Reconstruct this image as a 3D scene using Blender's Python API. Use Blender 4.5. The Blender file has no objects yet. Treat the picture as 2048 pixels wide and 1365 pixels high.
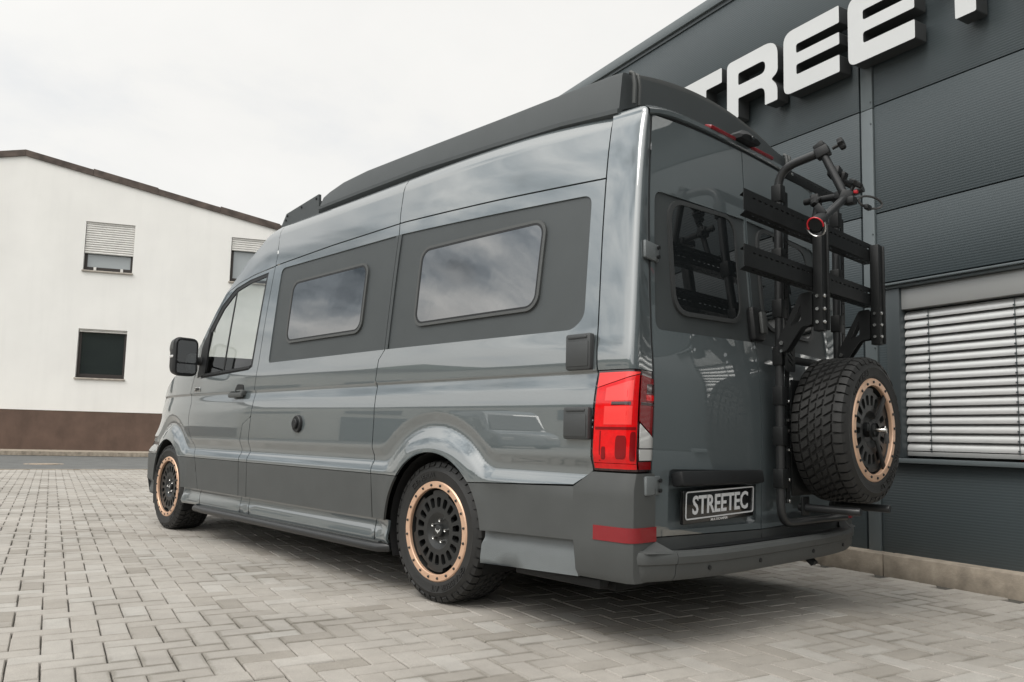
import bpy, bmesh, math, random
import numpy as np
from mathutils import Vector, Matrix, Euler
from mathutils.geometry import delaunay_2d_cdt
random.seed(4); RNG = np.random.default_rng(7)
SC = bpy.context.scene
COL = SC.collection
rad = math.radians

# ---------------------------------------------------------------- camera
CAM = np.array([-3.46111, -1.82018, 0.82655])
YAW, PITCH, ROLL, FPX, SHY = 0.755442, 0.0954657, 0.0242482, 1568.33, 42.911
cy_, sy_, cp_, sp_ = math.cos(YAW), math.sin(YAW), math.cos(PITCH), math.sin(PITCH)
fwd = Vector((sy_*cp_, cy_*cp_, sp_)); right = Vector((cy_, -sy_, 0)); up = right.cross(fwd)
r2 = right*math.cos(ROLL) + up*math.sin(ROLL); u2 = -right*math.sin(ROLL) + up*math.cos(ROLL)
cam = bpy.data.cameras.new('camera'); camo = bpy.data.objects.new('camera', cam); COL.objects.link(camo)
M = Matrix((r2, u2, -fwd)).transposed().to_4x4(); M.translation = Vector(CAM)
camo.matrix_world = M
cam.sensor_fit = 'HORIZONTAL'; cam.sensor_width = 36; cam.lens = FPX/2048*36; cam.shift_y = SHY/2048
cam.clip_start = .05; cam.clip_end = 5000
SC.camera = camo

# ---------------------------------------------------------------- world: bright overcast
SUN_AZ_DIR = Vector((-.95, -.03)).normalized(); SUN_EL = rad(52)
wd = bpy.data.worlds.new('World'); SC.world = wd; wd.use_nodes = True
nt = wd.node_tree; nt.nodes.clear()
def N(t, k, **kw):
    n = t.nodes.new(k)
    for a, b in kw.items(): setattr(n, a, b)
    return n
out = N(nt, 'ShaderNodeOutputWorld'); bg1 = N(nt, 'ShaderNodeBackground'); bg2 = N(nt, 'ShaderNodeBackground'); mx = N(nt, 'ShaderNodeMixShader')
sky = N(nt, 'ShaderNodeTexSky'); sky.sky_type = 'NISHITA'; sky.sun_disc = False; sky.sun_elevation = SUN_EL
sky.sun_rotation = math.atan2(SUN_AZ_DIR.x, SUN_AZ_DIR.y)
bg1.inputs[1].default_value = .12
nt.links.new(sky.outputs[0], bg1.inputs[0])
tc = N(nt, 'ShaderNodeTexCoord'); sep = N(nt, 'ShaderNodeSeparateXYZ'); nt.links.new(tc.outputs['Generated'], sep.inputs[0])
def math_(op, a, b=None, t=nt):
    n = N(t, 'ShaderNodeMath', operation=op)
    for i, v in enumerate((a, b)):
        if v is None: continue
        if isinstance(v, (int, float)): n.inputs[i].default_value = v
        else: t.links.new(v, n.inputs[i])
    return n.outputs[0]
zz = math_('ADD', math_('MAXIMUM', sep.outputs[2], 0.0), .22)
cmb = N(nt, 'ShaderNodeCombineXYZ'); nt.links.new(math_('DIVIDE', sep.outputs[0], zz), cmb.inputs[0]); nt.links.new(math_('DIVIDE', sep.outputs[1], zz), cmb.inputs[1])
SEED = 122.7
cmb.inputs[2].default_value = SEED
ns = N(nt, 'ShaderNodeTexNoise'); ns.inputs['Scale'].default_value = 2.4; ns.inputs['Detail'].default_value = 8; ns.inputs['Roughness'].default_value = .56; ns.inputs['Distortion'].default_value = .2
nt.links.new(cmb.outputs[0], ns.inputs['Vector'])
rp = N(nt, 'ShaderNodeValToRGB'); ce = rp.color_ramp.elements
ce[0].position = .30; ce[0].color = (.80, .805, .80, 1); ce[1].position = .68; ce[1].color = (.915, .90, .865, 1)
q = ce.new(.42); q.color = (.85, .845, .825, 1); q = ce.new(.52); q.color = (.89, .878, .845, 1)
nt.links.new(ns.outputs['Fac'], rp.inputs[0])
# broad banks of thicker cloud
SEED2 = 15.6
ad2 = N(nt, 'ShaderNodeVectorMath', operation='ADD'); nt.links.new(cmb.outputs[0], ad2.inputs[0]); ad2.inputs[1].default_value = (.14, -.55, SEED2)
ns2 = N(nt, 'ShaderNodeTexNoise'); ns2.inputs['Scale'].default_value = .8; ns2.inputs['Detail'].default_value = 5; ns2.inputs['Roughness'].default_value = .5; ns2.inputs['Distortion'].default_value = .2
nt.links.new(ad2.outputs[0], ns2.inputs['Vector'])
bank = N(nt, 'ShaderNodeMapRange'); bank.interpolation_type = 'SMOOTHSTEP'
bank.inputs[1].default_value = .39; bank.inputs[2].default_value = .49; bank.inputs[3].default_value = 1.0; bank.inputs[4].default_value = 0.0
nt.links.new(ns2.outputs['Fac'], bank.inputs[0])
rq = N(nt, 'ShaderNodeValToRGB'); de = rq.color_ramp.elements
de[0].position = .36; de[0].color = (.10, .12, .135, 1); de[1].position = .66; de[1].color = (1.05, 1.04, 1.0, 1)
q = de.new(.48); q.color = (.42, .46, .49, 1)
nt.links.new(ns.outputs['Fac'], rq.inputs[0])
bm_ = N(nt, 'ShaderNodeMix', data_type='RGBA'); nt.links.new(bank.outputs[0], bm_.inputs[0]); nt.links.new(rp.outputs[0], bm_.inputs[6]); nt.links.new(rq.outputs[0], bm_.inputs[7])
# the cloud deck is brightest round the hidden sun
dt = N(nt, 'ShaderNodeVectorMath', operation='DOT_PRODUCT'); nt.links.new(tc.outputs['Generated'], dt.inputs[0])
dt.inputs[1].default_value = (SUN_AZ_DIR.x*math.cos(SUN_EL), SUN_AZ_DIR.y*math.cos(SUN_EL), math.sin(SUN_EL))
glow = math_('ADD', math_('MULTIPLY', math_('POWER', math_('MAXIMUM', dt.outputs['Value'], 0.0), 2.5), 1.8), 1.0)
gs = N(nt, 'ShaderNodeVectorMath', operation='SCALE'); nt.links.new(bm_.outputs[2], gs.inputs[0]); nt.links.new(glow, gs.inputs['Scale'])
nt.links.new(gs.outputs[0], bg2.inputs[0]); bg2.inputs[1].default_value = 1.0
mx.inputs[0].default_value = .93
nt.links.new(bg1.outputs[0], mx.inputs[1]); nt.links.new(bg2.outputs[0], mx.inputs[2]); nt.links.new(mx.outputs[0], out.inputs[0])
# soft sun behind cloud
sl = bpy.data.lights.new('sun', 'SUN'); sl.energy = 1.2; sl.angle = rad(25); sl.color = (1, .96, .9)
so = bpy.data.objects.new('sun', sl); COL.objects.link(so)
sd = Vector((SUN_AZ_DIR.x*math.cos(SUN_EL), SUN_AZ_DIR.y*math.cos(SUN_EL), math.sin(SUN_EL)))
so.rotation_euler = sd.to_track_quat('Z', 'Y').to_euler(); so.location = (-20, -5, 30)
vs = SC.view_settings; vs.view_transform = 'Standard'; vs.look = 'None'; vs.gamma = 1; vs.exposure = 0.12; vs.use_curve_mapping = False

# ---------------------------------------------------------------- materials
MATS = {}
def mat(name, col, rough=.5, metal=0., coat=0., ior=1.5, var=0., vscale=8., bump=0., bscale=60., coat_rough=.02, spec=.5, rvar=0., coat_ior=1.5):
    m = bpy.data.materials.new(name); m.use_nodes = True; t = m.node_tree
    b = t.nodes['Principled BSDF']
    b.inputs['Base Color'].default_value = (*col, 1); b.inputs['Roughness'].default_value = rough
    b.inputs['Metallic'].default_value = metal; b.inputs['IOR'].default_value = ior
    b.inputs['Specular IOR Level'].default_value = spec
    b.inputs['Coat IOR'].default_value = coat_ior; b.inputs['Coat Weight'].default_value = coat; b.inputs['Coat Roughness'].default_value = coat_rough
    if var or bump or rvar:
        tc = N(t, 'ShaderNodeTexCoord')
    if var:
        n = N(t, 'ShaderNodeTexNoise'); n.inputs['Scale'].default_value = vscale; n.inputs['Detail'].default_value = 5
        t.links.new(tc.outputs['Object'], n.inputs['Vector'])
        mr = N(t, 'ShaderNodeMapRange'); mr.inputs[1].default_value = .3; mr.inputs[2].default_value = .7; mr.inputs[3].default_value = 1-var; mr.inputs[4].default_value = 1+var
        t.links.new(n.outputs['Fac'], mr.inputs[0])
        mm = N(t, 'ShaderNodeVectorMath', operation='SCALE'); mm.inputs[0].default_value = col
        t.links.new(mr.outputs[0], mm.inputs['Scale']); t.links.new(mm.outputs[0], b.inputs['Base Color'])
    if rvar:
        n = N(t, 'ShaderNodeTexNoise'); n.inputs['Scale'].default_value = vscale*1.7; n.inputs['Detail'].default_value = 4
        t.links.new(tc.outputs['Object'], n.inputs['Vector'])
        mr = N(t, 'ShaderNodeMapRange'); mr.inputs[1].default_value = .3; mr.inputs[2].default_value = .7; mr.inputs[3].default_value = max(0, rough-rvar); mr.inputs[4].default_value = rough+rvar
        t.links.new(n.outputs['Fac'], mr.inputs[0]); t.links.new(mr.outputs[0], b.inputs['Roughness'])
    if bump:
        n = N(t, 'ShaderNodeTexNoise'); n.inputs['Scale'].default_value = bscale; n.inputs['Detail'].default_value = 3
        t.links.new(tc.outputs['Object'], n.inputs['Vector'])
        bp = N(t, 'ShaderNodeBump'); bp.inputs['Strength'].default_value = bump; bp.inputs['Distance'].default_value = .01
        t.links.new(n.outputs['Fac'], bp.inputs['Height']); t.links.new(bp.outputs[0], b.inputs['Normal'])
    MATS[name] = m
    return m
mat('paint', (.092, .110, .116), .35, coat=1., ior=1.5, coat_rough=.012, coat_ior=2.3, var=.03, vscale=3)
mat('matte_panel', (.048, .055, .057), .55, bump=.05, bscale=400, var=.06, vscale=5)
mat('trim', (.064, .068, .067), .55, bump=.12, bscale=700, var=.06, vscale=6)
mat('trim_rough', (.15, .165, .17), .38, bump=.3, bscale=350, var=.05)
mat('black_plastic', (.013, .014, .015), .5, spec=.35, bump=.08, bscale=500)
mat('black_metal', (.010, .011, .0115), .5, spec=.3, bump=.06, bscale=600, var=.15, vscale=12)
mat('tube_metal', (.02, .021, .022), .34, spec=.5)
mat('liner', (.006, .006, .006), .9)
mat('glass', (.012, .014, .015), .02, coat=1., ior=1.6, coat_rough=.01)
mat('acrylic', (.012, .013, .0135), .03, bump=.10, bscale=3.2, ior=2.5, coat=.4, coat_rough=.02, coat_ior=1.7)
def sheet_glass(name, tint, ior):
    m = bpy.data.materials.new(name); m.use_nodes = True; t = m.node_tree; t.nodes.clear()
    o = N(t, 'ShaderNodeOutputMaterial'); mx_ = N(t, 'ShaderNodeMixShader'); tr = N(t, 'ShaderNodeBsdfTransparent'); gl = N(t, 'ShaderNodeBsdfGlossy'); fr = N(t, 'ShaderNodeFresnel')
    tr.inputs[0].default_value = (*tint, 1); gl.inputs['Roughness'].default_value = .01; ge = N(t, 'ShaderNodeNewGeometry'); mr = N(t, 'ShaderNodeMapRange'); mr.inputs[3].default_value = ior; mr.inputs[4].default_value = 1/ior; t.links.new(ge.outputs['Backfacing'], mr.inputs[0]); t.links.new(mr.outputs[0], fr.inputs[0])
    t.links.new(fr.outputs[0], mx_.inputs[0]); t.links.new(tr.outputs[0], mx_.inputs[1]); t.links.new(gl.outputs[0], mx_.inputs[2]); t.links.new(mx_.outputs[0], o.inputs[0])
    MATS[name] = m
sheet_glass('door_glass', (.80, .83, .82), 1.75)
sheet_glass('screen_glass', (.88, .90, .89), 1.5)
mat('mirror_glass', (.55, .57, .58), .02, metal=1.)
mat('rubber', (.016, .016, .0155), .62, bump=.15, bscale=260, var=.2, vscale=14)
mat('rim_black', (.017, .018, .018), .42, bump=.04, bscale=800)
mat('copper', (.70, .46, .32), .42, metal=.45, var=.06, vscale=20)
mat('steel', (.55, .55, .54), .25, metal=1.)
mat('lamp_red', (.70, .004, .006), .10, coat=.6, ior=1.4, coat_ior=1.4, var=.10, vscale=40)
mat('lamp_pale', (.85, .05, .045), .22, coat=.5, coat_ior=1.4)
mat('lamp_dark', (.20, .004, .006), .15, coat=.15, spec=.3)
mat('lamp_clear', (.55, .55, .54), .18, coat=1.)
mat('lamp_black', (.03, .002, .003), .15, coat=1.)
mat('socket', (.044, .047, .048), .5, bump=.1, bscale=600)
mat('reflector', (.22, .005, .010), .2, coat=.4, bump=.2, bscale=900)
mat('plate_black', (.006, .006, .006), .2, coat=.5)
mat('plate_white', (.62, .63, .64), .35)
mat('white_print', (.75, .75, .74), .4)
mat('red_plastic', (.55, .02, .03), .35)
mat('strap', (.05, .05, .05), .6)

def brick_mat():
    m = bpy.data.materials.new('paver'); m.use_nodes = True; t = m.node_tree; b = t.nodes['Principled BSDF']
    at = N(t, 'ShaderNodeAttribute', attribute_name='tone'); uv = N(t, 'ShaderNodeUVMap'); 
    geo = N(t, 'ShaderNodeNewGeometry')
    n1 = N(t, 'ShaderNodeTexNoise'); n1.inputs['Scale'].default_value = 1.3; n1.inputs['Detail'].default_value = 5
    n2 = N(t, 'ShaderNodeTexNoise'); n2.inputs['Scale'].default_value = 260; n2.inputs['Detail'].default_value = 3
    n3 = N(t, 'ShaderNodeTexNoise'); n3.inputs['Scale'].default_value = 14; n3.inputs['Detail'].default_value = 4
    for n in (n1, n2, n3): t.links.new(geo.outputs['Position'], n.inputs['Vector'])
    # tone colour ramp: cool grey to warm beige
    rp = N(t, 'ShaderNodeValToRGB'); e = rp.color_ramp.elements
    e[0].position = 0; e[0].color = (.258, .236, .205, 1); e[1].position = 1; e[1].color = (.390, .372, .342, 1)
    x = e.new(.35); x.color = (.330, .306, .274, 1); x = e.new(.7); x.color = (.357, .334, .302, 1)
    t.links.new(at.outputs['Fac'], rp.inputs[0])
    # rim darkening from the wet/dirty joints (uv gives metres to the block's edge)
    su = N(t, 'ShaderNodeSeparateXYZ'); t.links.new(uv.outputs[0], su.inputs[0])
    edge = N(t, 'ShaderNodeMapRange'); edge.inputs[1].default_value = 0; edge.inputs[2].default_value = .011; edge.inputs[3].default_value = 1; edge.inputs[4].default_value = 0
    jit = math_('ADD', su.outputs[0], math_('MULTIPLY', math_('SUBTRACT', n3.outputs['Fac'], .5, t), .02, t), t)
    t.links.new(jit, edge.inputs[0])
    patch = N(t, 'ShaderNodeMapRange'); patch.inputs[1].default_value = .46; patch.inputs[2].default_value = .66; patch.inputs[3].default_value = .05; patch.inputs[4].default_value = .6
    t.links.new(n1.outputs['Fac'], patch.inputs[0])
    f = math_('MULTIPLY', edge.outputs[0], patch.outputs[0], t)
    mx1 = N(t, 'ShaderNodeMix', data_type='RGBA'); t.links.new(f, mx1.inputs[0]); t.links.new(rp.outputs[0], mx1.inputs[6]); mx1.inputs[7].default_value = (.15, .135, .105, 1)
    # large stains and grain
    st = N(t, 'ShaderNodeMapRange'); st.inputs[1].default_value = .35; st.inputs[2].default_value = .65; st.inputs[3].default_value = 1.08; st.inputs[4].default_value = .86
    t.links.new(n1.outputs['Fac'], st.inputs[0])
    gr = N(t, 'ShaderNodeMapRange'); gr.inputs[1].default_value = .3; gr.inputs[2].default_value = .7; gr.inputs[3].default_value = .86; gr.inputs[4].default_value = 1.12
    t.links.new(n2.outputs['Fac'], gr.inputs[0])
    g2 = N(t, 'ShaderNodeMapRange'); g2.inputs[1].default_value = .3; g2.inputs[2].default_value = .7; g2.inputs[3].default_value = .94; g2.inputs[4].default_value = 1.06
    t.links.new(n3.outputs['Fac'], g2.inputs[0])
    sc = math_('MULTIPLY', math_('MULTIPLY', st.outputs[0], gr.outputs[0], t), g2.outputs[0], t)
    vm = N(t, 'ShaderNodeVectorMath', operation='SCALE'); t.links.new(mx1.outputs[2], vm.inputs[0]); t.links.new(sc, vm.inputs['Scale'])
    t.links.new(vm.outputs[0], b.inputs['Base Color'])
    b.inputs['Roughness'].default_value = .8
    bp = N(t, 'ShaderNodeBump'); bp.inputs['Strength'].default_value = .25; bp.inputs['Distance'].default_value = .003
    t.links.new(n2.outputs['Fac'], bp.inputs['Height']); t.links.new(bp.outputs[0], b.inputs['Normal'])
    MATS['paver'] = m
brick_mat()
mat('joint', (.07, .066, .057), .95, var=.3, vscale=30)
mat('asphalt', (.115, .118, .115), .9, var=.18, vscale=2.2, bump=.4, bscale=180)
mat('paver_far', (.30, .29, .268), .85, var=.12, vscale=3)
mat('ground', (.22, .215, .2), .95, var=.2, vscale=.4)
mat('concrete', (.32, .275, .22), .85, var=.28, vscale=9, bump=.25, bscale=60)
mat('concrete_cap', (.42, .30, .21), .8, var=.2, vscale=12)
mat('plaster', (.88, .868, .835), .85, var=.035, vscale=.7, bump=.12, bscale=70)
mat('plinth', (.125, .080, .060), .8, var=.14, vscale=2.5, bump=.2, bscale=60)
mat('roof_trim', (.095, .072, .06), .75, var=.45, vscale=3.5)
mat('roof_tile', (.11, .075, .06), .8, var=.2)
mat('brown_frame', (.032, .025, .022), .45)
mat('house_glass', (.02, .025, .027), .04, coat=.6, ior=1.7)
mat('house_glass_pale', (.33, .36, .37), .08, coat=.6, ior=1.6)
mat('shutter', (.76, .745, .71), .6, var=.07, vscale=5)
mat('sill', (.42, .38, .33), .7, var=.2)
mat('cladding_trim', (.115, .135, .142), .38, var=.04)
mat('cladding_dark', (.05, .06, .064), .4)
mat('sign_face', (.62, .63, .63), .38, metal=.0, var=.04, vscale=2, coat=.2)
mat('sign_side', (.05, .053, .054), .4)
mat('blind', (.62, .625, .62), .32, metal=.25, var=.03)
mat('blind_box', (.36, .365, .36), .4, metal=.2)
mat('cast_iron', (.30, .24, .18), .6, var=.3, vscale=20)
mat('forest', (.035, .05, .03), .95, var=.6, vscale=.12)
mat('cream_wall', (.72, .69, .62), .85, var=.04)
def streaks(name, amt, sx=2.2, sz=.16):
    t = MATS[name].node_tree; b = t.nodes['Principled BSDF']; l = b.inputs['Base Color'].links[0]; src = l.from_socket
    geo = N(t, 'ShaderNodeNewGeometry'); mp = N(t, 'ShaderNodeMapping'); mp.inputs['Scale'].default_value = (sx, sx, sz); t.links.new(geo.outputs['Position'], mp.inputs['Vector'])
    n = N(t, 'ShaderNodeTexNoise'); n.inputs['Scale'].default_value = 1.6; n.inputs['Detail'].default_value = 6; n.inputs['Roughness'].default_value = .6; t.links.new(mp.outputs[0], n.inputs['Vector'])
    mr = N(t, 'ShaderNodeMapRange'); mr.inputs[1].default_value = .5; mr.inputs[2].default_value = .75; mr.inputs[3].default_value = 1.0; mr.inputs[4].default_value = 1-amt; t.links.new(n.outputs['Fac'], mr.inputs[0])
    vm = N(t, 'ShaderNodeVectorMath', operation='SCALE'); t.links.new(src, vm.inputs[0]); t.links.new(mr.outputs[0], vm.inputs['Scale']); t.links.new(vm.outputs[0], b.inputs['Base Color'])
streaks('plaster', .035); streaks('plinth', .25, 1.2, .5); streaks('concrete', .3, 3., 1.5)
def cladding_mat():
    m = bpy.data.materials.new('cladding'); m.use_nodes = True; t = m.node_tree; b = t.nodes['Principled BSDF']
    geo = N(t, 'ShaderNodeNewGeometry'); sp = N(t, 'ShaderNodeSeparateXYZ'); t.links.new(geo.outputs['Position'], sp.inputs[0])
    # rounded ribs
    hh = math_('ABSOLUTE', math_('SINE', math_('MULTIPLY', sp.outputs[2], math.pi/.0172, t), None, t), None, t)
    n = N(t, 'ShaderNodeTexNoise'); n.inputs['Scale'].default_value = 1.2; t.links.new(geo.outputs['Position'], n.inputs['Vector'])
    mr = N(t, 'ShaderNodeMapRange'); mr.inputs[3].default_value = .92; mr.inputs[4].default_value = 1.08; t.links.new(n.outputs['Fac'], mr.inputs[0])
    vm = N(t, 'ShaderNodeVectorMath', operation='SCALE'); vm.inputs[0].default_value = (.054, .068, .074); t.links.new(mr.outputs[0], vm.inputs['Scale'])
    t.links.new(vm.outputs[0], b.inputs['Base Color']); b.inputs['Roughness'].default_value = .42
    bp = N(t, 'ShaderNodeBump'); bp.inputs['Strength'].default_value = .24; bp.inputs['Distance'].default_value = .0035
    nw = N(t, 'ShaderNodeTexNoise'); nw.inputs['Scale'].default_value = 1.1; nw.inputs['Detail'].default_value = 1; t.links.new(geo.outputs['Position'], nw.inputs['Vector'])
    b2 = N(t, 'ShaderNodeBump'); b2.inputs['Strength'].default_value = .35; b2.inputs['Distance'].default_value = .02; t.links.new(nw.outputs['Fac'], b2.inputs['Height'])
    t.links.new(b2.outputs[0], bp.inputs['Normal'])
    t.links.new(hh, bp.inputs['Height']); t.links.new(bp.outputs[0], b.inputs['Normal'])
    MATS['cladding'] = m
cladding_mat()

# ---------------------------------------------------------------- mesh helpers
class B:
    def __init__(s): s.v = []; s.f = []
    def add(s, vs, fs):
        o = len(s.v); s.v += [tuple(v) for v in vs]; s.f += [tuple(i+o for i in f) for f in fs]; return s
    def box(s, c, d, rot=None, bev=0.):
        x, y, z = (k/2 for k in d); R = rot.to_matrix() if isinstance(rot, Euler) else rot
        if bev <= 0:
            vs = [Vector((a*x, b*y, e*z)) for a in (-1, 1) for b in (-1, 1) for e in (-1, 1)]
            fs = [(0,1,3,2), (4,6,7,5), (0,4,5,1), (2,3,7,6), (0,2,6,4), (1,5,7,3)]
        else:
            bm = bmesh.new(); bmesh.ops.create_cube(bm, size=1)
            bmesh.ops.scale(bm, vec=(d[0], d[1], d[2]), verts=bm.verts)
            bmesh.ops.bevel(bm, geom=bm.edges[:], offset=bev, segments=2, profile=.5, affect='EDGES')
            bm.verts.index_update(); vs = [v.co.copy() for v in bm.verts]; fs = [[v.index for v in f.verts] for f in bm.faces]; bm.free()
        if R is not None: vs = [R @ v for v in vs]
        c = Vector(c)
        return s.add([v+c for v in vs], fs)
    def tube(s, path, r, seg=12, caps=True):
        P = [Vector(p) for p in path]; n = len(P); rs = r if isinstance(r, (list, tuple)) else [r]*n
        prev = None; rings = []
        for i, p in enumerate(P):
            t = ((P[min(i+1, n-1)]-P[max(i-1, 0)])).normalized()
            if prev is None: a = t.orthogonal().normalized()
            else: a = (prev - t*prev.dot(t)).normalized()
            prev = a; b = t.cross(a)
            rings.append([p + (a*math.cos(k*2*math.pi/seg)+b*math.sin(k*2*math.pi/seg))*rs[i] for k in range(seg)])
        vs = [v for g in rings for v in g]; fs = []
        for i in range(n-1):
            for k in range(seg):
                fs.append((i*seg+k, i*seg+(k+1) % seg, (i+1)*seg+(k+1) % seg, (i+1)*seg+k))
        if caps: fs.append(tuple(range(seg))[::-1]); fs.append(tuple((n-1)*seg+k for k in range(seg)))
        return s.add(vs, fs)
    def cyl(s, a, b, r, seg=20): return s.tube([a, b], r, seg)
    def lathe(s, prof, seg=64, z0=0.):            # (r, z) profile round local Z
        vs = []; fs = []; n = len(prof)
        for k in range(seg):
            a = 2*math.pi*k/seg
            vs += [(r*math.cos(a), r*math.sin(a), z+z0) for r, z in prof]
        for k in range(seg):
            k2 = (k+1) % seg
            for i in range(n-1): fs.append((k*n+i, k2*n+i, k2*n+i+1, k*n+i+1))
        return s.add(vs, fs)
    def obj(s, name, m, parent=None, smooth=True, auto=35, matrix=None):
        me = bpy.data.meshes.new(name); me.from_pydata(s.v, [], s.f); me.validate()
        bm = bmesh.new(); bm.from_mesh(me); bmesh.ops.recalc_face_normals(bm, faces=bm.faces); bm.to_mesh(me); bm.free()
        return finish(name, me, m, parent, smooth, auto, matrix)
def finish(name, me, m, parent=None, smooth=True, auto=35, matrix=None):
    if smooth:
        me.polygons.foreach_set('use_smooth', [True]*len(me.polygons))
        if auto: me.set_sharp_from_angle(angle=rad(auto))
    if m: me.materials.append(MATS[m] if isinstance(m, str) else m)
    o = bpy.data.objects.new(name, me); COL.objects.link(o)
    if parent is not None: o.parent = parent
    if matrix is not None: o.matrix_local = matrix
    return o
def empty(name, loc=(0, 0, 0), rot=(0, 0, 0)):
    o = bpy.data.objects.new(name, None); COL.objects.link(o); o.location = loc; o.rotation_euler = rot; return o
def tag(o, label=None, cat=None, group=None, kind=None):
    if label: o['label'] = label
    if cat: o['category'] = cat
    if group: o['group'] = group
    if kind: o['kind'] = kind
    return o
def rrect(x0, x1, y0, y1, r, n=5):
    rs = r if isinstance(r, (list, tuple)) else [r]*4
    pts = []
    for (cx, cy, a0, rr) in ((x1-rs[0], y1-rs[0], 0, rs[0]), (x0+rs[1], y1-rs[1], 90, rs[1]), (x0+rs[2], y0+rs[2], 180, rs[2]), (x1-rs[3], y0+rs[3], 270, rs[3])):
        for k in range(n+1):
            a = rad(a0+90*k/n); pts.append((cx+rr*math.cos(a), cy+rr*math.sin(a)))
    return pts
def rpoly(pts, r, n=4):
    """round the corners of any polygon"""
    out = []; L = len(pts); rs = r if isinstance(r, (list, tuple)) else [r]*L
    for i in range(L):
        p = np.array(pts[i], float); a = np.array(pts[i-1], float)-p; b = np.array(pts[(i+1) % L], float)-p
        if rs[i] <= 0: out.append(tuple(p)); continue
        la, lb = np.hypot(*a), np.hypot(*b); d = min(rs[i], la*.49, lb*.49); A = p+a/la*d; Bq = p+b/lb*d
        for k in range(n+1):
            t = k/n; out.append(tuple((1-t)**2*A+2*t*(1-t)*p+t*t*Bq))
    return out
def inside(pts, poly):
    P = np.asarray(poly); X, Y = pts[:, 0], pts[:, 1]; c = np.zeros(len(pts), bool)
    x1, y1 = P[:, 0], P[:, 1]; x2, y2 = np.roll(x1, -1), np.roll(y1, -1)
    for a, b, c2, d in zip(x1, y1, x2, y2):
        if b == d: continue
        m = ((b > Y) != (d > Y)) & (X < (c2-a)*(Y-b)/(d-b)+a); c ^= m
    return c
def segdist(pts, poly):
    P = np.asarray(poly); Q = np.roll(P, -1, 0); best = np.full(len(pts), 1e9)
    for a, b in zip(P, Q):
        ab = b-a; L = ab@ab
        if L == 0: continue
        t = np.clip(((pts-a)@ab)/L, 0, 1); d = np.hypot(*(pts-a-t[:, None]*ab).T); best = np.minimum(best, d)
    return best
def densify(poly, s):
    out = []
    for i, p in enumerate(poly):
        q = poly[(i+1) % len(poly)]; L = math.hypot(q[0]-p[0], q[1]-p[1]); n = max(1, int(math.ceil(L/s)))
        if L < 1e-6: continue
        out += [(p[0]+(q[0]-p[0])*k/n, p[1]+(q[1]-p[1])*k/n) for k in range(n)]
    return out
def tri2d(outline, holes, su, sv):
    """constrained triangulation with an interior grid -> verts, tris, loops"""
    loops = [densify(l, max(su, sv)) for l in [outline]+list(holes)]
    V = []; E = []; LI = []
    for l in loops:
        o = len(V); V += l; n = len(l); E += [(o+i, o+(i+1) % n) for i in range(n)]; LI.append(list(range(o, o+n)))
    A = np.array(loops[0]); lo, hi = A.min(0), A.max(0)
    if su < 10:
        gx = np.arange(lo[0]+su*.5, hi[0], su); gy = np.arange(lo[1]+sv*.5, hi[1], sv)
        G = np.array([(a, b) for a in gx for b in gy]).reshape(-1, 2)
        if len(G):
            k = inside(G, loops[0])
            for h in loops[1:]: k &= ~inside(G, h)
            G = G[k]
            if len(G):
                d = np.minimum.reduce([segdist(G, l) for l in loops]); G = G[d > .4*min(su, sv)]
                V += [tuple(g) for g in G]
    r = delaunay_2d_cdt([Vector(v) for v in V], E, [], 0, 1e-7)
    vv = np.array([(v.x, v.y) for v in r[0]]); ff = [f for f in r[2]]
    cen = np.array([vv[list(f)].mean(0) for f in ff]); k = inside(cen, loops[0])
    for h in loops[1:]: k &= ~inside(cen, h)
    ff = [f for f, q in zip(ff, k) if q]
    mp = {}
    for i, orig in enumerate(r[3]):
        for j in orig: mp[j] = i
    return vv, ff, [[mp[i] for i in l] for l in LI]
def panel(name, m, parent, surf, outline, holes=(), su=.05, sv=.04, lip=.014, off=0., edge=None):
    """a sheet on surf(u,v)->(point, normal), with turned-in edges"""
    vv, ff, loops = tri2d(outline, holes, su, sv)
    P = []; Nn = []
    for u, v in vv:
        p, n = surf(u, v); P.append(p+n*off); Nn.append(n)
    F = []
    for f in ff:
        a, b, c = (P[i] for i in f); n = (b-a).cross(c-a)
        F.append(tuple(f) if n.dot(Nn[f[0]]) > 0 else tuple(f)[::-1])
    verts = [tuple(p) for p in P]; norms = [tuple(n) for n in Nn]
    if lip:
        fs = set()
        for f in F:
            for i in range(3): fs.add((f[i], f[(i+1) % 3]))
        for l in loops:
            o = len(verts)
            for i in l:
                verts.append(tuple(P[i])); norms.append((0, 0, 0))
            for i in l:
                verts.append(tuple(P[i]-Nn[i]*lip)); norms.append((0, 0, 0))
            n = len(l)
            for k in range(n):
                k2 = (k+1) % n
                q = (o+k2, o+k, o+n+k, o+n+k2)
                if (l[k2], l[k]) in fs: q = q[::-1]
                F.append(q)
    me = bpy.data.meshes.new(name); me.from_pydata(verts, [], F)
    me.polygons.foreach_set('use_smooth', [True]*len(me.polygons))
    me.normals_split_custom_set_from_vertices(norms)
    me.materials.append(MATS[m])
    o = bpy.data.objects.new(name, me); COL.objects.link(o); o.parent = parent
    return o
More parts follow.
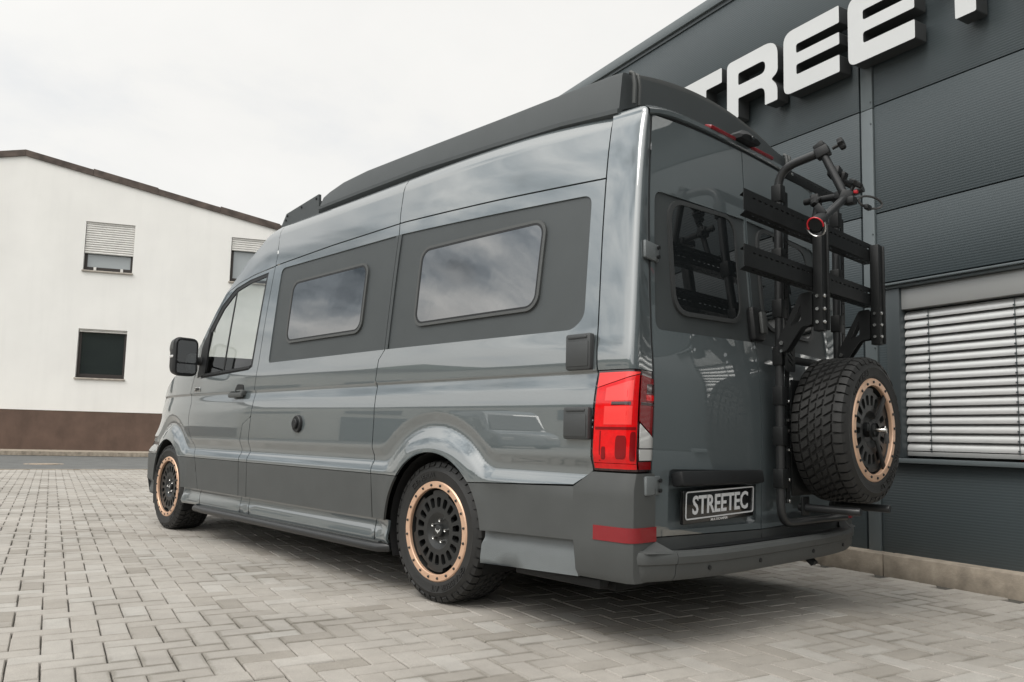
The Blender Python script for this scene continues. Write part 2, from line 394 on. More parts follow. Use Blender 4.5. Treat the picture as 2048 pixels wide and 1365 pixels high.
def extrude2d(name, m, parent, outline, holes, fr, z0, z1, mside=None, bev=0.):
    """flat shape in a frame fr(u,v,w)->Vector, thickness z0..z1 (front at z1)"""
    vv, ff, loops = tri2d(outline, holes, 1e3, 1e3) if False else tri2d(outline, holes, 20., 20.)
    vs = [fr(u, v, z1) for u, v in vv]; n0 = len(vs); fs = []; mi = []
    for f in ff: fs.append(tuple(f)); mi.append(0)
    vs += [fr(u, v, z0) for u, v in vv]
    for f in ff: fs.append(tuple(i+n0 for i in f)[::-1]); mi.append(1 if mside else 0)
    o = len(vs); 
    for l in loops:
        o = len(vs); n = len(l); vs += [fr(*vv[i], z1) for i in l]+[fr(*vv[i], z0) for i in l]
        for k in range(n): fs.append((o+k, o+(k+1) % n, o+n+(k+1) % n, o+n+k)); mi.append(1 if mside else 0)
    me = bpy.data.meshes.new(name); me.from_pydata([tuple(v) for v in vs], [], fs)
    bm = bmesh.new(); bm.from_mesh(me); bmesh.ops.remove_doubles(bm, verts=bm.verts, dist=1e-5); bmesh.ops.recalc_face_normals(bm, faces=bm.faces); bm.to_mesh(me); bm.free()
    ob = finish(name, me, m, parent, True, 30)
    if mside:
        me.materials.append(MATS[mside])
        # sides by normal against front direction
        fd = (fr(0, 0, 1)-fr(0, 0, 0)).normalized()
        for p in me.polygons: p.material_index = 0 if p.normal.dot(fd) > .9 else 1
    return ob
def text_poly(txt, bold=0.0):
    cu = bpy.data.curves.new('t', 'FONT'); cu.body = txt; cu.size = 1; cu.offset = bold; cu.resolution_u = 3
    ob = bpy.data.objects.new('t', cu); COL.objects.link(ob)
    dg = bpy.context.evaluated_depsgraph_get(); me = ob.evaluated_get(dg).to_mesh()
    vs = np.array([v.co[:2] for v in me.vertices]); fs = [tuple(p.vertices) for p in me.polygons]
    ob.evaluated_get(dg).to_mesh_clear(); bpy.data.objects.remove(ob); bpy.data.curves.remove(cu)
    lo, hi = vs.min(0), vs.max(0)
    return (vs-lo)/(hi-lo), fs, (hi-lo)
def sm(a,b,t):
    t=max(0.,min(1.,(t-a)/(b-a))); return t*t*(3-2*t)
PZ=[.30,.371,.61,.62,.70,.80,.95,1.03,1.095,1.105,1.115,1.20,1.30,1.60,1.95,2.10,2.235]
PW=[1.003,1.004,1.006,1.008,1.012,1.0150,1.0125,1.004,.9915,.990,1.0,.9975,.988,.962,.927,.906,.881]
def sillw(t,y=2.):
    if y<1.342: return 1.0-.7*max(0.,.255-t)-.024*sm(.335,.372,t)
    return 1.0-.9*max(0.,.262-t) if t<.262 else (1.0-.020*sm(.262,.345,t))
def tbound(y):
    return .3705 if y>1.342 else .394+.018*max(0.,min(1.,(.955-y)/.579))
# monotone cubic
def _slopes(X,Y):
    n=len(X); d=[(Y[i+1]-Y[i])/(X[i+1]-X[i]) for i in range(n-1)]
    m=[d[0]]+[ (0 if d[i-1]*d[i]<=0 else 2*d[i-1]*d[i]/(d[i-1]+d[i])) for i in range(1,n-1)]+[d[-1]]
    return m
PM=_slopes(PZ,PW)
def herm(X,Y,M,x):
    if x<=X[0]: return Y[0]+M[0]*(x-X[0])
    if x>=X[-1]: return Y[-1]+M[-1]*(x-X[-1])
    i=0
    while x>X[i+1]: i+=1
    h=X[i+1]-X[i]; t=(x-X[i])/h
    return (2*t**3-3*t*t+1)*Y[i]+(t**3-2*t*t+t)*h*M[i]+(-2*t**3+3*t*t)*Y[i+1]+(t**3-t*t)*h*M[i+1]
HUBS=((1.342,.35),(4.986,.35))
CQ=[-.30,-.10,-.065,-.03,0.,.02,.045,.075,.3]
CW=[.008,.010,.009,-.004,-.020,-.019,-.010,0.,0.]
CM=_slopes(CQ,CW)
def crease(y,z):
    q=z-.685; 
    for hy,hz in HUBS:
        r=math.hypot(y-hy,(z-hz)*1.0)-.525
        # smooth min
        k=.05; h=max(0.,min(1.,.5+.5*(r-q)/k)); q=r*(1-h)+q*h-k*h*(1-h)
    if q>.3: return 0.
    return herm(CQ,CW,CM,max(q,-.3))
def flare(y,z):
    v=0.
    for hy,hz in HUBS:
        r=math.hypot(y-hy,z-hz)
        v+=.018*(1-sm(.385,.50,r))
    return v
RT=.16; T0=2.235
def side(y,t):
    """half-width and height"""
    if t<=T0: z=t; w=herm(PZ,PW,PM,t) if t>tbound(y) else sillw(t,y)
    else:
        n0=math.atan(-PM[-1]); n=n0+(t-T0)/RT
        n=min(n,math.pi/2)
        w=PW[-1]+RT*(math.cos(n)-math.cos(n0)); z=T0+RT*(math.sin(n)-math.sin(n0))
        ex=t-T0-RT*(math.pi/2-n0)
        if ex>0: w-=ex
    if y<1.1 and t>2.0: z-=.018*((1.1-y)/.75)**2*sm(2.0,2.3,t)
    if t<1.08: w+=(crease(y,t) if t>tbound(y) else 0.)+flare(y,t)
    # rear plan taper (upper)
    if y<1.7: w-=.055*max(0,(t-1.15))/.8*((1.7-y)/1.4)**2
    # rear corner taper
    if y<.35: w-=.012*((.35-y)/.25)**2
    # front taper
    if y>4.3: w-=(.17+.13*sm(.6,.95,t))*((y-4.3)/1.65)**2.6
    if y>3.4 and t>1.9: w-=.10*((y-3.4))**2*(t-1.9)/.3
    return w,z
RZ=[.2,.43,.90,1.08,1.29,1.80,2.27,2.4]
RY=[.105,.104,.099,.104,.127,.172,.198,.206]
RM=_slopes(RZ,RY)
def rear(x,z):
    return herm(RZ,RY,RM,z)+.012*(x/.9)**2
# ================================================================ the setting
BE = Vector((.225452, .974254, 0)); BN = Vector((-.974254, .225452, 0)); BO = Vector((1.89908, .30496, 0))   # hall frame: along, outwards, kerb foot
def hall(s, z, off=0.): return BO + BE*s + BN*off + Vector((0, 0, z))
def quad(name, pts, m, parent=None):
    me = bpy.data.meshes.new(name); me.from_pydata([tuple(p) for p in pts], [], [tuple(range(len(pts)))]); return finish(name, me, m, parent, False)
g = quad('ground', [(-2500, -2500, -.09), (2500, -2500, -.09), (2500, 2500, -.09), (-2500, 2500, -.09)], 'ground'); tag(g, kind='structure')
# paved yard: bedding sheet and stones
YS0, YS1 = -9.0, 14.35                     # along the hall
def yard(a, b, z=0.): return BO + BE*a + BN*b + Vector((0, 0, z))
pv = quad('pavement', [yard(YS0, 0.0, -.014), yard(YS1, 0.0, -.014), yard(YS1, 15.9, -.014), yard(YS0, 15.9, -.014)], 'joint'); tag(pv, kind='structure')
o = quad('yard_surface', [yard(YS0, 15.9, -.004), yard(YS1, 15.9, -.004), yard(YS1, 45, -.004), yard(YS0, 45, -.004)], 'paver_far'); tag(o, kind='structure')
BWD = .1035; GAP = .0040
def project(P):
    q = P-np.array(CAM); Rm = np.array([r2, u2, fwd]); c = q@Rm.T
    return 1024+FPX*c[:, 0]/np.maximum(c[:, 2], 1e-6), 682.5+SHY-FPX*c[:, 1]/np.maximum(c[:, 2], 1e-6), c[:, 2]
blocks = []
ni = int((YS1-YS0)/BWD); nj = int(16.0/BWD)
for i in range(ni):
    for j in range(nj):
        k = (i-j) % 4
        if k == 0: blocks.append((i, j, 2, 1))
        elif k == 3: blocks.append((i, j, 1, 2))
bl = np.array(blocks, float)
a0 = YS0+bl[:, 0]*BWD; b0 = .06+bl[:, 1]*BWD; da = bl[:, 2]*BWD; db = bl[:, 3]*BWD
cen = np.stack([BO.x+BE.x*(a0+da/2)+BN.x*(b0+db/2), BO.y+BE.y*(a0+da/2)+BN.y*(b0+db/2), np.zeros(len(bl))], 1)
px, py, pd = project(cen)
dist = np.hypot(cen[:, 0]-CAM[0], cen[:, 1]-CAM[1])
vis = ((pd > .3) & (px > -350) & (px < 2400) & (py < 1600)) | (dist < 2.6)
keep = ((a0+da) < YS1) & ((b0+db) < 15.9)
a0, b0, da, db, cen, px, py, dist = (q[keep] for q in (a0, b0, da, db, cen, px, py, dist))
def stone_arrays(a0, b0, da, db, seed):
    n = len(a0); rg = np.random.default_rng(seed)
    dz = rg.normal(0, .0011, n); tx = rg.normal(0, .004, n); ty = rg.normal(0, .004, n)
    g = GAP/2; c = .0040
    sh = rg.normal(0, .0007, (n, 2))
    A0, A1 = a0+g+sh[:, 0], a0+da-g+sh[:, 0]; B0, B1 = b0+g+sh[:, 1], b0+db-g+sh[:, 1]
    def ring(ins, z):
        q = np.stack([np.stack([A0+ins, B0+ins], 1), np.stack([A1-ins, B0+ins], 1), np.stack([A1-ins, B1-ins], 1), np.stack([A0+ins, B1-ins], 1)], 1)   # n,4,2
        ca = (A0+A1)/2; cb = (B0+B1)/2
        zz = z+dz[:, None]+tx[:, None]*(q[:, :, 0]-ca[:, None])+ty[:, None]*(q[:, :, 1]-cb[:, None])
        return np.stack([BO.x+BE.x*q[:, :, 0]+BN.x*q[:, :, 1], BO.y+BE.y*q[:, :, 0]+BN.y*q[:, :, 1], zz], 2)
    V = np.concatenate([ring(c, 0.), ring(.0015, -.003), ring(0., -.006), ring(0., -.03)], 1)   # n,16,3
    F = [(0, 1, 2, 3)]
    for l in range(3):
        for k in range(4): F.append((l*4+(k+1) % 4, l*4+k, l*4+4+k, l*4+4+(k+1) % 4))
    # split the top so that the uv (metres to the edge) is right: use an inset ring + hip
    tone = np.clip(rg.normal(.54, .25, n), 0, 1)
    return V, F, tone
def stone_mesh(name, V, F, tone):
    n = len(V); F = np.array(F)
    me = bpy.data.meshes.new(name)
    # extra: hip line on the top for the edge-distance map
    top = V[:, :4]; L = np.linalg.norm(top[:, 1]-top[:, 0], axis=1); Wd = np.linalg.norm(top[:, 3]-top[:, 0], axis=1)
    lng = (L >= Wd)[:, None]
    m0 = np.where(lng, (top[:, 0]+top[:, 3])/2, (top[:, 0]+top[:, 1])/2); m1 = np.where(lng, (top[:, 1]+top[:, 2])/2, (top[:, 3]+top[:, 2])/2)
    d = np.minimum(L, Wd)/2; ax = m1-m0; ax = ax/np.linalg.norm(ax, axis=1)[:, None]
    h0 = m0+ax*d[:, None]; h1 = m1-ax*d[:, None]
    V = np.concatenate([V, h0[:, None], h1[:, None]], 1); nv = V.shape[1]
    faces = []; uvv = np.zeros((n, nv)); uvv[:, :4] = .0; uvv[:, 16] = d; uvv[:, 17] = d
    Fl = [(0, 1, 17, 16), (1, 2, 17), (2, 3, 16, 17), (3, 0, 16)]; Fs = [(0, 1, 16), (1, 2, 17, 16), (2, 3, 17), (3, 0, 16, 17)]
    rest = [tuple(f) for f in F[1:]]
    loops = []; starts = []; tot = []; s = 0
    ln = lng[:, 0]
    for i in range(n):
        o = i*nv
        for f in (Fl if ln[i] else Fs)+rest:
            starts.append(s); tot.append(len(f)); s += len(f); loops.extend([o+q for q in f])
    me.vertices.add(n*nv); me.vertices.foreach_set('co', V.reshape(-1).astype(np.float32))
    me.loops.add(len(loops)); me.loops.foreach_set('vertex_index', np.array(loops, np.int32))
    me.polygons.add(len(starts)); me.polygons.foreach_set('loop_start', np.array(starts, np.int32)); me.polygons.foreach_set('loop_total', np.array(tot, np.int32))
    me.update(calc_edges=True)
    me.shade_flat()
    uv = me.uv_layers.new(name='UVMap'); u = uvv.reshape(-1)[np.array(loops)]
    uv.data.foreach_set('uv', np.stack([u, u], 1).reshape(-1).astype(np.float32))
    at = me.attributes.new('tone', 'FLOAT', 'POINT'); at.data.foreach_set('value', np.repeat(tone, nv).astype(np.float32))
    me.materials.append(MATS['paver'])
    return me
V, F, tone = stone_arrays(a0, b0, da, db, 11)
tone = np.clip(tone*.9+.05, 0, 1)
infr = (px > -20) & (px < 2068) & (py > 900) & (py < 1385)
under = (cen[:, 0] > -.75) & (cen[:, 1] > .2)
score = np.where(infr & ~under, 1/np.maximum(dist, .1), -1)
order = np.argsort(-score); near = order[:300]; rest = order[300:]
me = stone_mesh('paving_stones', V[rest], F, tone[rest]); o = bpy.data.objects.new('paving_stones', me); COL.objects.link(o); o.parent = pv; tag(o, kind='stuff')
for i in near:
    me = stone_mesh('paving_stone', V[i:i+1], F, tone[i:i+1]); o = bpy.data.objects.new('paving_stone', me); COL.objects.link(o); o.parent = pv

# road between yard and house, pavement strip at the house
HE = Vector((.89691, -.442214, 0)); HN = Vector((-.442214, -.89691, 0)); HO = Vector((3.66157, 25.77838, 0))
def house(s, z, off=0.): return HO + HE*s + HN*off + Vector((0, 0, z))
rd = quad('road', [yard(YS1+.02, -60, -.03), yard(YS1+.02, 60, -.03), yard(40, 60, -.03), yard(40, -60, -.03)], 'asphalt'); tag(rd, kind='structure')
kb = B()
for k in range(-12, 12):
    c = yard(YS1+.07, 5+k*1.0, -.02); 
ek = empty('edge_kerb', yard(YS1+.07, 8)); tag(ek, 'flush concrete edging stones between the paved yard and the road', 'kerb')
for k in range(18):
    b = B(); c = yard(YS1+.07, k*1.0-.5, -.045); R = Matrix((BE, BN, Vector((0, 0, 1)))).transposed()
    b.box((0, 0, 0), (.08, .992, .1), None, .006); o = b.obj('kerb_stone', 'concrete', ek); o.matrix_local = Matrix.Translation(c-ek.location) @ R.to_4x4()
sw = B(); p = [house(-24, 0, 2.0), house(9, 0, 2.0), house(9, 0, 0), house(-24, 0, 0)]
vs = [q+Vector((0, 0, -.02)) for q in p]+[q+Vector((0, 0, .10)) for q in p]
sw.add(vs, [(0, 1, 5, 4), (1, 2, 6, 5), (2, 3, 7, 6), (3, 0, 4, 7), (4, 5, 6, 7)])
o = sw.obj('sidewalk', 'concrete', None, False); tag(o, kind='structure')
# manhole cover in the road
mc = empty('manhole_cover', (1.17, 18.53, -.03)); tag(mc, 'round cast iron manhole cover set in the grey road', 'manhole')
b = B().lathe([(.30, -.01), (.36, .004), (.40, .006), (.41, -.02)], 40); b.obj('rim', 'cast_iron', mc)
b = B().lathe([(.001, .008), (.12, .008), (.125, .004), (.2, .004), (.205, .008), (.285, .008), (.29, -.01)], 40); b.obj('lid', 'cast_iron', mc)

# ---------------------------------------------------------------- white house across the road
wh = empty('white_house', house(2, 0)); wh0 = wh.location.copy()
tag(wh, 'white plastered house with brown plinth and brown roof edge across the road', 'house')
def hp(s, z, off): return house(s, z, off)-wh0
RDG = (-2.05, 9.47)
def roofz(s): return RDG[1]-.2085*(s-RDG[0]) if s > RDG[0] else RDG[1]-.20*(RDG[0]-s)
WINS = [(-.185, 1.265, 5.88, 7.485, 6.44), (-.17, 1.25, 2.4, 3.975, 3.87), (4.275, 5.72, 5.87, 7.40, 6.95), (-6.4, -4.95, 5.88, 7.485, 6.9), (-6.4, -4.95, 2.4, 3.975, 3.8)]
S0, S1 = -22, 7.6
outl = [(S0, 1.33), (S1, 1.33), (S1, roofz(S1)), RDG, (S0, roofz(S0))]
holes = [[(a, z0), (b, z0), (b, z1), (a, z1)] for a, b, z0, z1, zs in WINS]
extrude2d('wall', 'plaster', wh, outl, holes, lambda u, v, w: hp(u, v, w), -.35, 0.)
# side and back walls + roof
for (sA, sB) in ((S1, S1), (S0, S0)):
    b = B(); s = sA; q = [hp(s, 0, -.36), hp(s, 0, -12), hp(s, roofz(s), -12), hp(s, roofz(s), -.36)]
    d = HE*(.3 if s < 0 else -.3); b.add(q+[k+d for k in q], [(0, 1, 2, 3), (4, 5, 6, 7), (0, 1, 5, 4), (2, 3, 7, 6), (0, 3, 7, 4), (1, 2, 6, 5)])
    b.obj('side_wall', 'plaster', wh, False)
b = B().box((0, 0, 0), (S1-S0-.02, .36, 1.345)); o = b.obj('plinth', 'plinth', wh, False)
o.matrix_local = Matrix.Translation(hp((S0+S1)/2, 1.345/2-.015, -.19)) @ Matrix((HE, -HN, Vector((0, 0, 1)))).transposed().to_4x4()
b = B()
for (sa, sb) in ((RDG[0], S1+.15), (S0-.15, RDG[0])):
    q = [hp(sa, roofz(sa)+.02, .02), hp(sb, roofz(sb)+.02, .02), hp(sb, roofz(sb)+.02, -12.2), hp(sa, roofz(sa)+.02, -12.2)]
    b.add(q+[k+Vector((0, 0, .12)) for k in q], [(0, 1, 2, 3), (7, 6, 5, 4), (0, 1, 5, 4), (1, 2, 6, 5), (2, 3, 7, 6), (3, 0, 4, 7)])
b.obj('roof', 'roof_tile', wh, False)
# verge boards with stepped cover tiles
for (sa, sb, n) in ((RDG[0], S1+.2, 5), (S0-.2, RDG[0], 9)):
    for k in range(n):
        u0 = sa+(sb-sa)*k/n; u1 = sa+(sb-sa)*(k+1)/n; e = .03*((k % 2)*2-1)*.5
        z0_, z1_ = roofz(u0), roofz(u1)
        q = [hp(u0+.004, z0_-.055, .06), hp(u1-.004, z1_-.055, .06), hp(u1-.004, z1_+.155+e, .06), hp(u0+.004, z0_+.155+e, .06)]
        b = B(); b.add(q+[k2-HN*.14 for k2 in q], [(0, 1, 2, 3), (7, 6, 5, 4), (0, 1, 5, 4), (1, 2, 6, 5), (2, 3, 7, 6), (3, 0, 4, 7)])
        b.obj('verge_board', 'roof_trim', wh, False)
HR = Matrix((HE, -HN, Vector((0, 0, 1)))).transposed()
def hbox(b, s0, s1, z0, z1, o0, o1, bev=0.):
    return b.box(hp((s0+s1)/2, (z0+z1)/2, (o0+o1)/2), (abs(s1-s0), abs(o1-o0), abs(z1-z0)), HR, bev)
for i, (a, c, z0, z1, zs) in enumerate(WINS):
    f = .085; b = B()
    hbox(b, a, a+f, z0, z1, -.2, -.13); hbox(b, c-f, c, z0, z1, -.2, -.13); hbox(b, a+f, c-f, z0, z0+f+.05, -.2, -.132); hbox(b, a+f, c-f, z1-f, z1, -.2, -.132)
    w = b.obj('window', 'brown_frame', wh, False)
    b = B(); hbox(b, a+f, c-f, z0+f+.05, z1-f, -.18, -.165); b.obj('pane', 'house_glass' if i in (1, 4) else 'house_glass_pale', w, False)
    b = B(); hbox(b, a-.03, c+.03, z0-.05, z0, -.2, .06, .01); b.obj('sill', 'sill', w, False)
    if i == 0:
        for ss in (a+.33, c-.33):
            b = B(); hbox(b, ss-.04, ss+.04, z0+.01, z0+.13, -.129, -.10, .005); b.obj('latch', 'shutter', w, False)
    # roller shutter slats
    n = int(round((z1-zs)/.075)); n = max(n, 2); hh = (z1-zs)/n
    for k in range(n):
        b = B(); zb = zs+k*hh
        prof = [(-.068, zb+.004), (-.048, zb+.012), (-.040, zb+hh*.5), (-.048, zb+hh-.012), (-.068, zb+hh-.004)]
        vs = [hp(a+.015, z, o_) for o_, z in prof]+[hp(c-.015, z, o_) for o_, z in prof]
        b.add(vs, [(j, j+1, j+6, j+5) for j in range(4)]+[(4, 0, 5, 9), (0, 1, 2, 3, 4), (9, 8, 7, 6, 5)])
        b.obj('shutter_slat', 'shutter', w, True)

# ---------------------------------------------------------------- dark hall on the right
hl = empty('dark_hall', hall(2, 0, -.2)); hl0 = hl.location.copy()
tag(hl, 'dark grey ribbed metal hall with blinds window beside the camper van', 'building')
HLR = Matrix((BE, -BN, Vector((0, 0, 1)))).transposed()
def lbox(b, s0, s1, z0, z1, o0, o1, bev=0.):
    return b.box(hall((s0+s1)/2, (z0+z1)/2, (o0+o1)/2)-hl0, (abs(s1-s0), abs(o1-o0), abs(z1-z0)), HLR, bev)
WO = -.13
ZR = [.115, .89, 1.667, 2.444, 3.221, 3.998, 4.70]
b = B(); lbox(b, -20.2, 10.2, .05, 4.66, WO-.25, WO-.11)
o = b.obj('core_wall', 'cladding_dark', hl, False)
b = B(); lbox(b, -20.2, 10.2, 4.5, 4.66, -9, WO-.26); b.obj('roof', 'cladding_dark', hl, False)
b = B(); lbox(b, 10.0, 10.2, .05, 4.5, -9, WO-.26); lbox(b, -20.2, -20.0, .05, 4.5, -9, WO-.26); b.obj('end_wall', 'cladding_dark', hl, False)
def wallpanel(s0, s1, z0, z1):
    b = B(); lbox(b, s0+.002, s1-.002, z0+.004, z1-.004, WO-.105, WO, .004); b.obj('wall_panel', 'cladding', hl, True, 30)
WS0, WS1, WZ0, WZ1 = -1.72, -.03, .755, 1.915
for s0, s1 in ((.192, 3.1), (3.2, 6.1), (6.2, 10.1)):
    for z0, z1 in zip(ZR[:-1], ZR[1:]): wallpanel(s0, s1, z0, z1)
for z0, z1 in ((.115, WZ0-.03), (WZ1+.03, 2.444), (2.444, 3.221), (3.221, 3.998), (3.998, 4.70)): wallpanel(-2.9, .078, z0, z1)
wallpanel(WS1+.035, .078, WZ0-.03, WZ1+.03); wallpanel(-2.9, WS0-.035, WZ0-.03, WZ1+.03)
for sa_ in (-6.1, -9.2, -12.3, -15.4, -18.5):
    for z0, z1 in zip(ZR[:-1], ZR[1:]): wallpanel(sa_ if sa_ > -18 else -20.1, sa_+3.1-(0 if sa_ < -6.1 else 0), z0, z1)
for s0 in (.083, 3.105, 6.105, -2.995):
    for z0, z1 in ((.115, 3.21), (3.214, 4.70)):
        b = B(); lbox(b, s0, s0+.09, z0, z1, WO-.1, WO+.010, .003); o = b.obj('post_cover', 'cladding_trim', hl, True, 30)
        if s0 == .083:
            for zz in (3.26, 3.1, 2.3, 1.5, .7):
                if z0 < zz < z1:
                    b = B(); q = hall(s0+.012, zz, WO+.010)-hl0; b.cyl(q, q+BN*.004, .006, 8); b.obj('screw', 'cladding_dark', o)
b = B(); lbox(b, -20.2, 10.2, 4.70, 4.80, WO-.3, WO+.035, .006); b.obj('eaves_cap', 'cladding_trim', hl)
b = B(); lbox(b, -20.2, 10.2, 4.665, 4.70, WO-.2, WO+.012); b.obj('eaves_groove', 'cladding_dark', hl, False)
b = B(); lbox(b, -20.2, 10.2, .06, .113, WO-.1, WO-.012); b.obj('base_rail', 'cladding_dark', hl, False)
# window with outside venetian blind
b = B()
lbox(b, WS1-.062, WS1+.032, WZ0, WZ1, WO-.10, WO+.018, .004)
wf = b.obj('window', 'cladding_dark', hl)
b = B(); lbox(b, WS0-.032, WS0+.062, WZ0, WZ1, WO-.10, WO+.018, .004); b.obj('jamb', 'cladding_dark', wf)
b = B(); lbox(b, WS0-.06, WS1+.062, WZ1-.002, WZ1+.012, WO-.1, WO+.055, .003); lbox(b, WS0-.05, WS1+.05, WZ1-.022, WZ1-.003, WO-.1, WO+.03, .003); b.obj('drip_cap', 'cladding_trim', wf)
b = B(); lbox(b, WS0-.06, WS1+.07, WZ0-.032, WZ0-.002, WO-.1, WO+.06, .004); b.obj('sill', 'cladding_trim', wf)
b = B(); lbox(b, WS0+.064, WS1-.064, 1.745, WZ1-.024, WO-.09, WO-.004, .003); b.obj('blind_box', 'blind_box', wf)
b = B(); lbox(b, WS0+.064, WS1-.064, WZ0, 1.745, WO-.105, WO-.095); b.obj('pane', 'house_glass', wf, False)
nsl = 16; zt, zb = 1.735, .805
for k in range(nsl):
    zc = zb+(zt-zb)*(k+.5)/nsl; hh = (zt-zb)/nsl
    pr = []
    for j in range(8):
        t = -1+2*j/7; pr.append((WO-.05+.012*(1-t*t)+.016*t*-1, zc+t*hh*.50))
    vs = [hall(WS1-.066, z, o_)-hl0 for o_, z in pr]+[hall(WS0+.066, z, o_)-hl0 for o_, z in pr]+[hall(WS1-.066, z, o_-.004)-hl0 for o_, z in pr]+[hall(WS0+.066, z, o_-.004)-hl0 for o_, z in pr]
    n = 8; fs = [(j, j+1, n+j+1, n+j) for j in range(n-1)]+[(2*n+j, 3*n+j, 3*n+j+1, 2*n+j+1) for j in range(n-1)]+[(0, n, 3*n, 2*n), (n-1, 2*n+n-1, 3*n+n-1, n+n-1)]
    B().add(vs, fs).obj('blind_slat', 'blind', wf)
b = B(); lbox(b, WS0+.064, WS1-.064, zb-.035, zb-.006, WO-.07, WO-.035, .003); b.obj('bottom_rail', 'blind_box', wf)
for ss in (-.265, -.80, -1.4):
    b = B(); lbox(b, ss-.002, ss+.002, zb-.01, zt, WO-.030, WO-.027)
    for k in range(nsl): lbox(b, ss-.003, ss+.009, zb+(zt-zb)*(k+.5)/nsl-.022, zb+(zt-zb)*(k+.5)/nsl-.014, WO-.031, WO-.026)
    b.obj('ladder_cord', 'cladding_dark', wf, False)
# concrete kerb along the hall
kr = empty('hall_kerb', hall(0, 0, -.05)); tag(kr, 'low brownish concrete kerb running along the foot of the dark hall', 'kerb')
for k in range(-6, 10):
    b = B().box((0, 0, 0), (.993, .22, .205), None, .008); o = b.obj('kerb_stone', 'concrete', kr, True, 40)
    o.matrix_local = Matrix.Translation(hall(k*1.0+.492, .026+random.uniform(-.002, .002), -.11+random.uniform(-.002, .002))-kr.location) @ HLR.to_4x4()
# sign letters
sg = empty('wall_sign', hall(.5, 3.5, WO)); sg0 = sg.location.copy()
tag(sg, 'large raised light grey STREETEC lettering mounted on the dark hall', 'sign')
def T_():
    return rpoly([(0, .5), (.5, .5), (.5, .37), (.315, .37), (.315, 0), (.185, 0), (.185, .37), (0, .37)], [.012]*8), []
def E_():
    return rpoly([(.5, .5), (0, .5), (0, 0), (.5, 0), (.5, .128), (.12, .128), (.12, .208), (.5, .208), (.5, .298), (.12, .298), (.12, .37), (.5, .37)], [.01, .09, .07, .01, .01, .02, .02, .01, .01, .02, .02, .01], 6), []
def R_():
    o = rpoly([(0, 0), (0, .5), (.535, .5), (.535, .225), (.47, .19), (.53, .12), (.53, 0), (.405, 0), (.405, .16), (.125, .16), (.125, 0)], [.01, .05, .17, .13, .02, .09, .01, .01, .07, .01, .01], 7)
    h = rpoly([(.125, .375), (.41, .375), (.41, .27), (.125, .27)], [.02, .06, .06, .02], 5)
    return o, [h]
def S_():
    return rpoly([(.5, .5), (0, .5), (0, .2), (.375, .2), (.375, .125), (0, .125), (0, 0), (.5, 0), (.5, .3), (.125, .3), (.125, .375), (.5, .375)], [.01, .14, .12, .04, .03, .01, .01, .14, .12, .03, .03, .01], 6), []
def C_():
    return rpoly([(.5, .5), (0, .5), (0, 0), (.5, 0), (.5, .128), (.125, .128), (.125, .372), (.5, .372)], [.01, .15, .15, .01, .01, .05, .05, .01], 7), []
for ch, s, fn in (('S', 2.47, S_), ('T', 1.885, T_), ('R', 1.325, R_), ('E', .733, E_), ('E', .161, E_), ('T', -.42, T_), ('E', -.975, E_), ('C', -1.55, C_)):
    ol, hs = fn()
    o = extrude2d('letter', 'sign_face', sg, ol, hs, lambda u, v, w, s=s: hall(s-u, 3.505+v, WO+w)-sg0, .03, .155, 'sign_side')
    o['label'] = 'raised sign letter ' + ch
    b = B()
    for (uu, vv) in ((.06, .1), (.06, .4)) if ch not in 'T' else ((.25, .1), (.25, .42)):
        q = hall(s-uu, 3.505+vv, WO)-sg0; b.cyl(q-BN*.01, q+BN*.04, .012, 8)
    b.obj('spacer', 'cladding_dark', o)

# ---------------------------------------------------------------- what stands behind the photographer (seen mirrored in the paint)
hm = B(); n = 90; rows = 7
vs = []
hr = np.random.default_rng(3)
prof = np.convolve(hr.normal(0, 1, n+12), np.ones(9)/9, 'same')[6:6+n]
for i in range(n):
    a = rad(95+ (i/(n-1))*230)
    for j in range(rows):
        t = j/(rows-1); R_d = 260+t*170
        h = (34+48*math.sin(i/n*math.pi*1.0+.4)**2+10*prof[i])*math.sin(t*math.pi*.55)
        vs.append((R_d*math.cos(a)*1.0, R_d*math.sin(a), -2+h+hr.normal(0, .7)*(t > .2)))
hm.add(vs, [(i*rows+j, (i+1)*rows+j, (i+1)*rows+j+1, i*rows+j+1) for i in range(n-1) for j in range(rows-1)])
o = hm.obj('hill', 'forest', None, True, 0); tag(o, kind='structure')
def low_hall(name, label, c, yaw, L, D, H, nw, m='cream_wall'):
    r = empty(name, c, (0, 0, yaw)); tag(r, label, 'building')
    b = B().box((0, 0, H/2), (L, D, H)); b.obj('wall', m, r, False)
    b = B().box((0, 0, H+.15), (L+.5, D+.5, .3)); b.obj('roof', 'roof_trim', r, False)
    for k in range(nw):
        x = -L/2+L*(k+.5)/nw
        b = B().box((x, -D/2-.02, H*.62), (L/nw*.55, .08, H*.17)); w = b.obj('window', 'house_glass', r, False)
    b = B().box((L*.18, -D/2-.03, H*.24), (3.2, .1, H*.48)); b.obj('gate', 'cladding_trim', r, False)
    return r
low_hall('cream_hall', 'long low cream hall mirrored in the van side behind the photographer', (-31, 26, 0), rad(52), 56, 14, 5.2, 11)
low_hall('grey_hall', 'grey hall standing far behind the photographer', (-4, -34, 0), rad(176), 44, 14, 4.6, 8, 'cladding_trim')
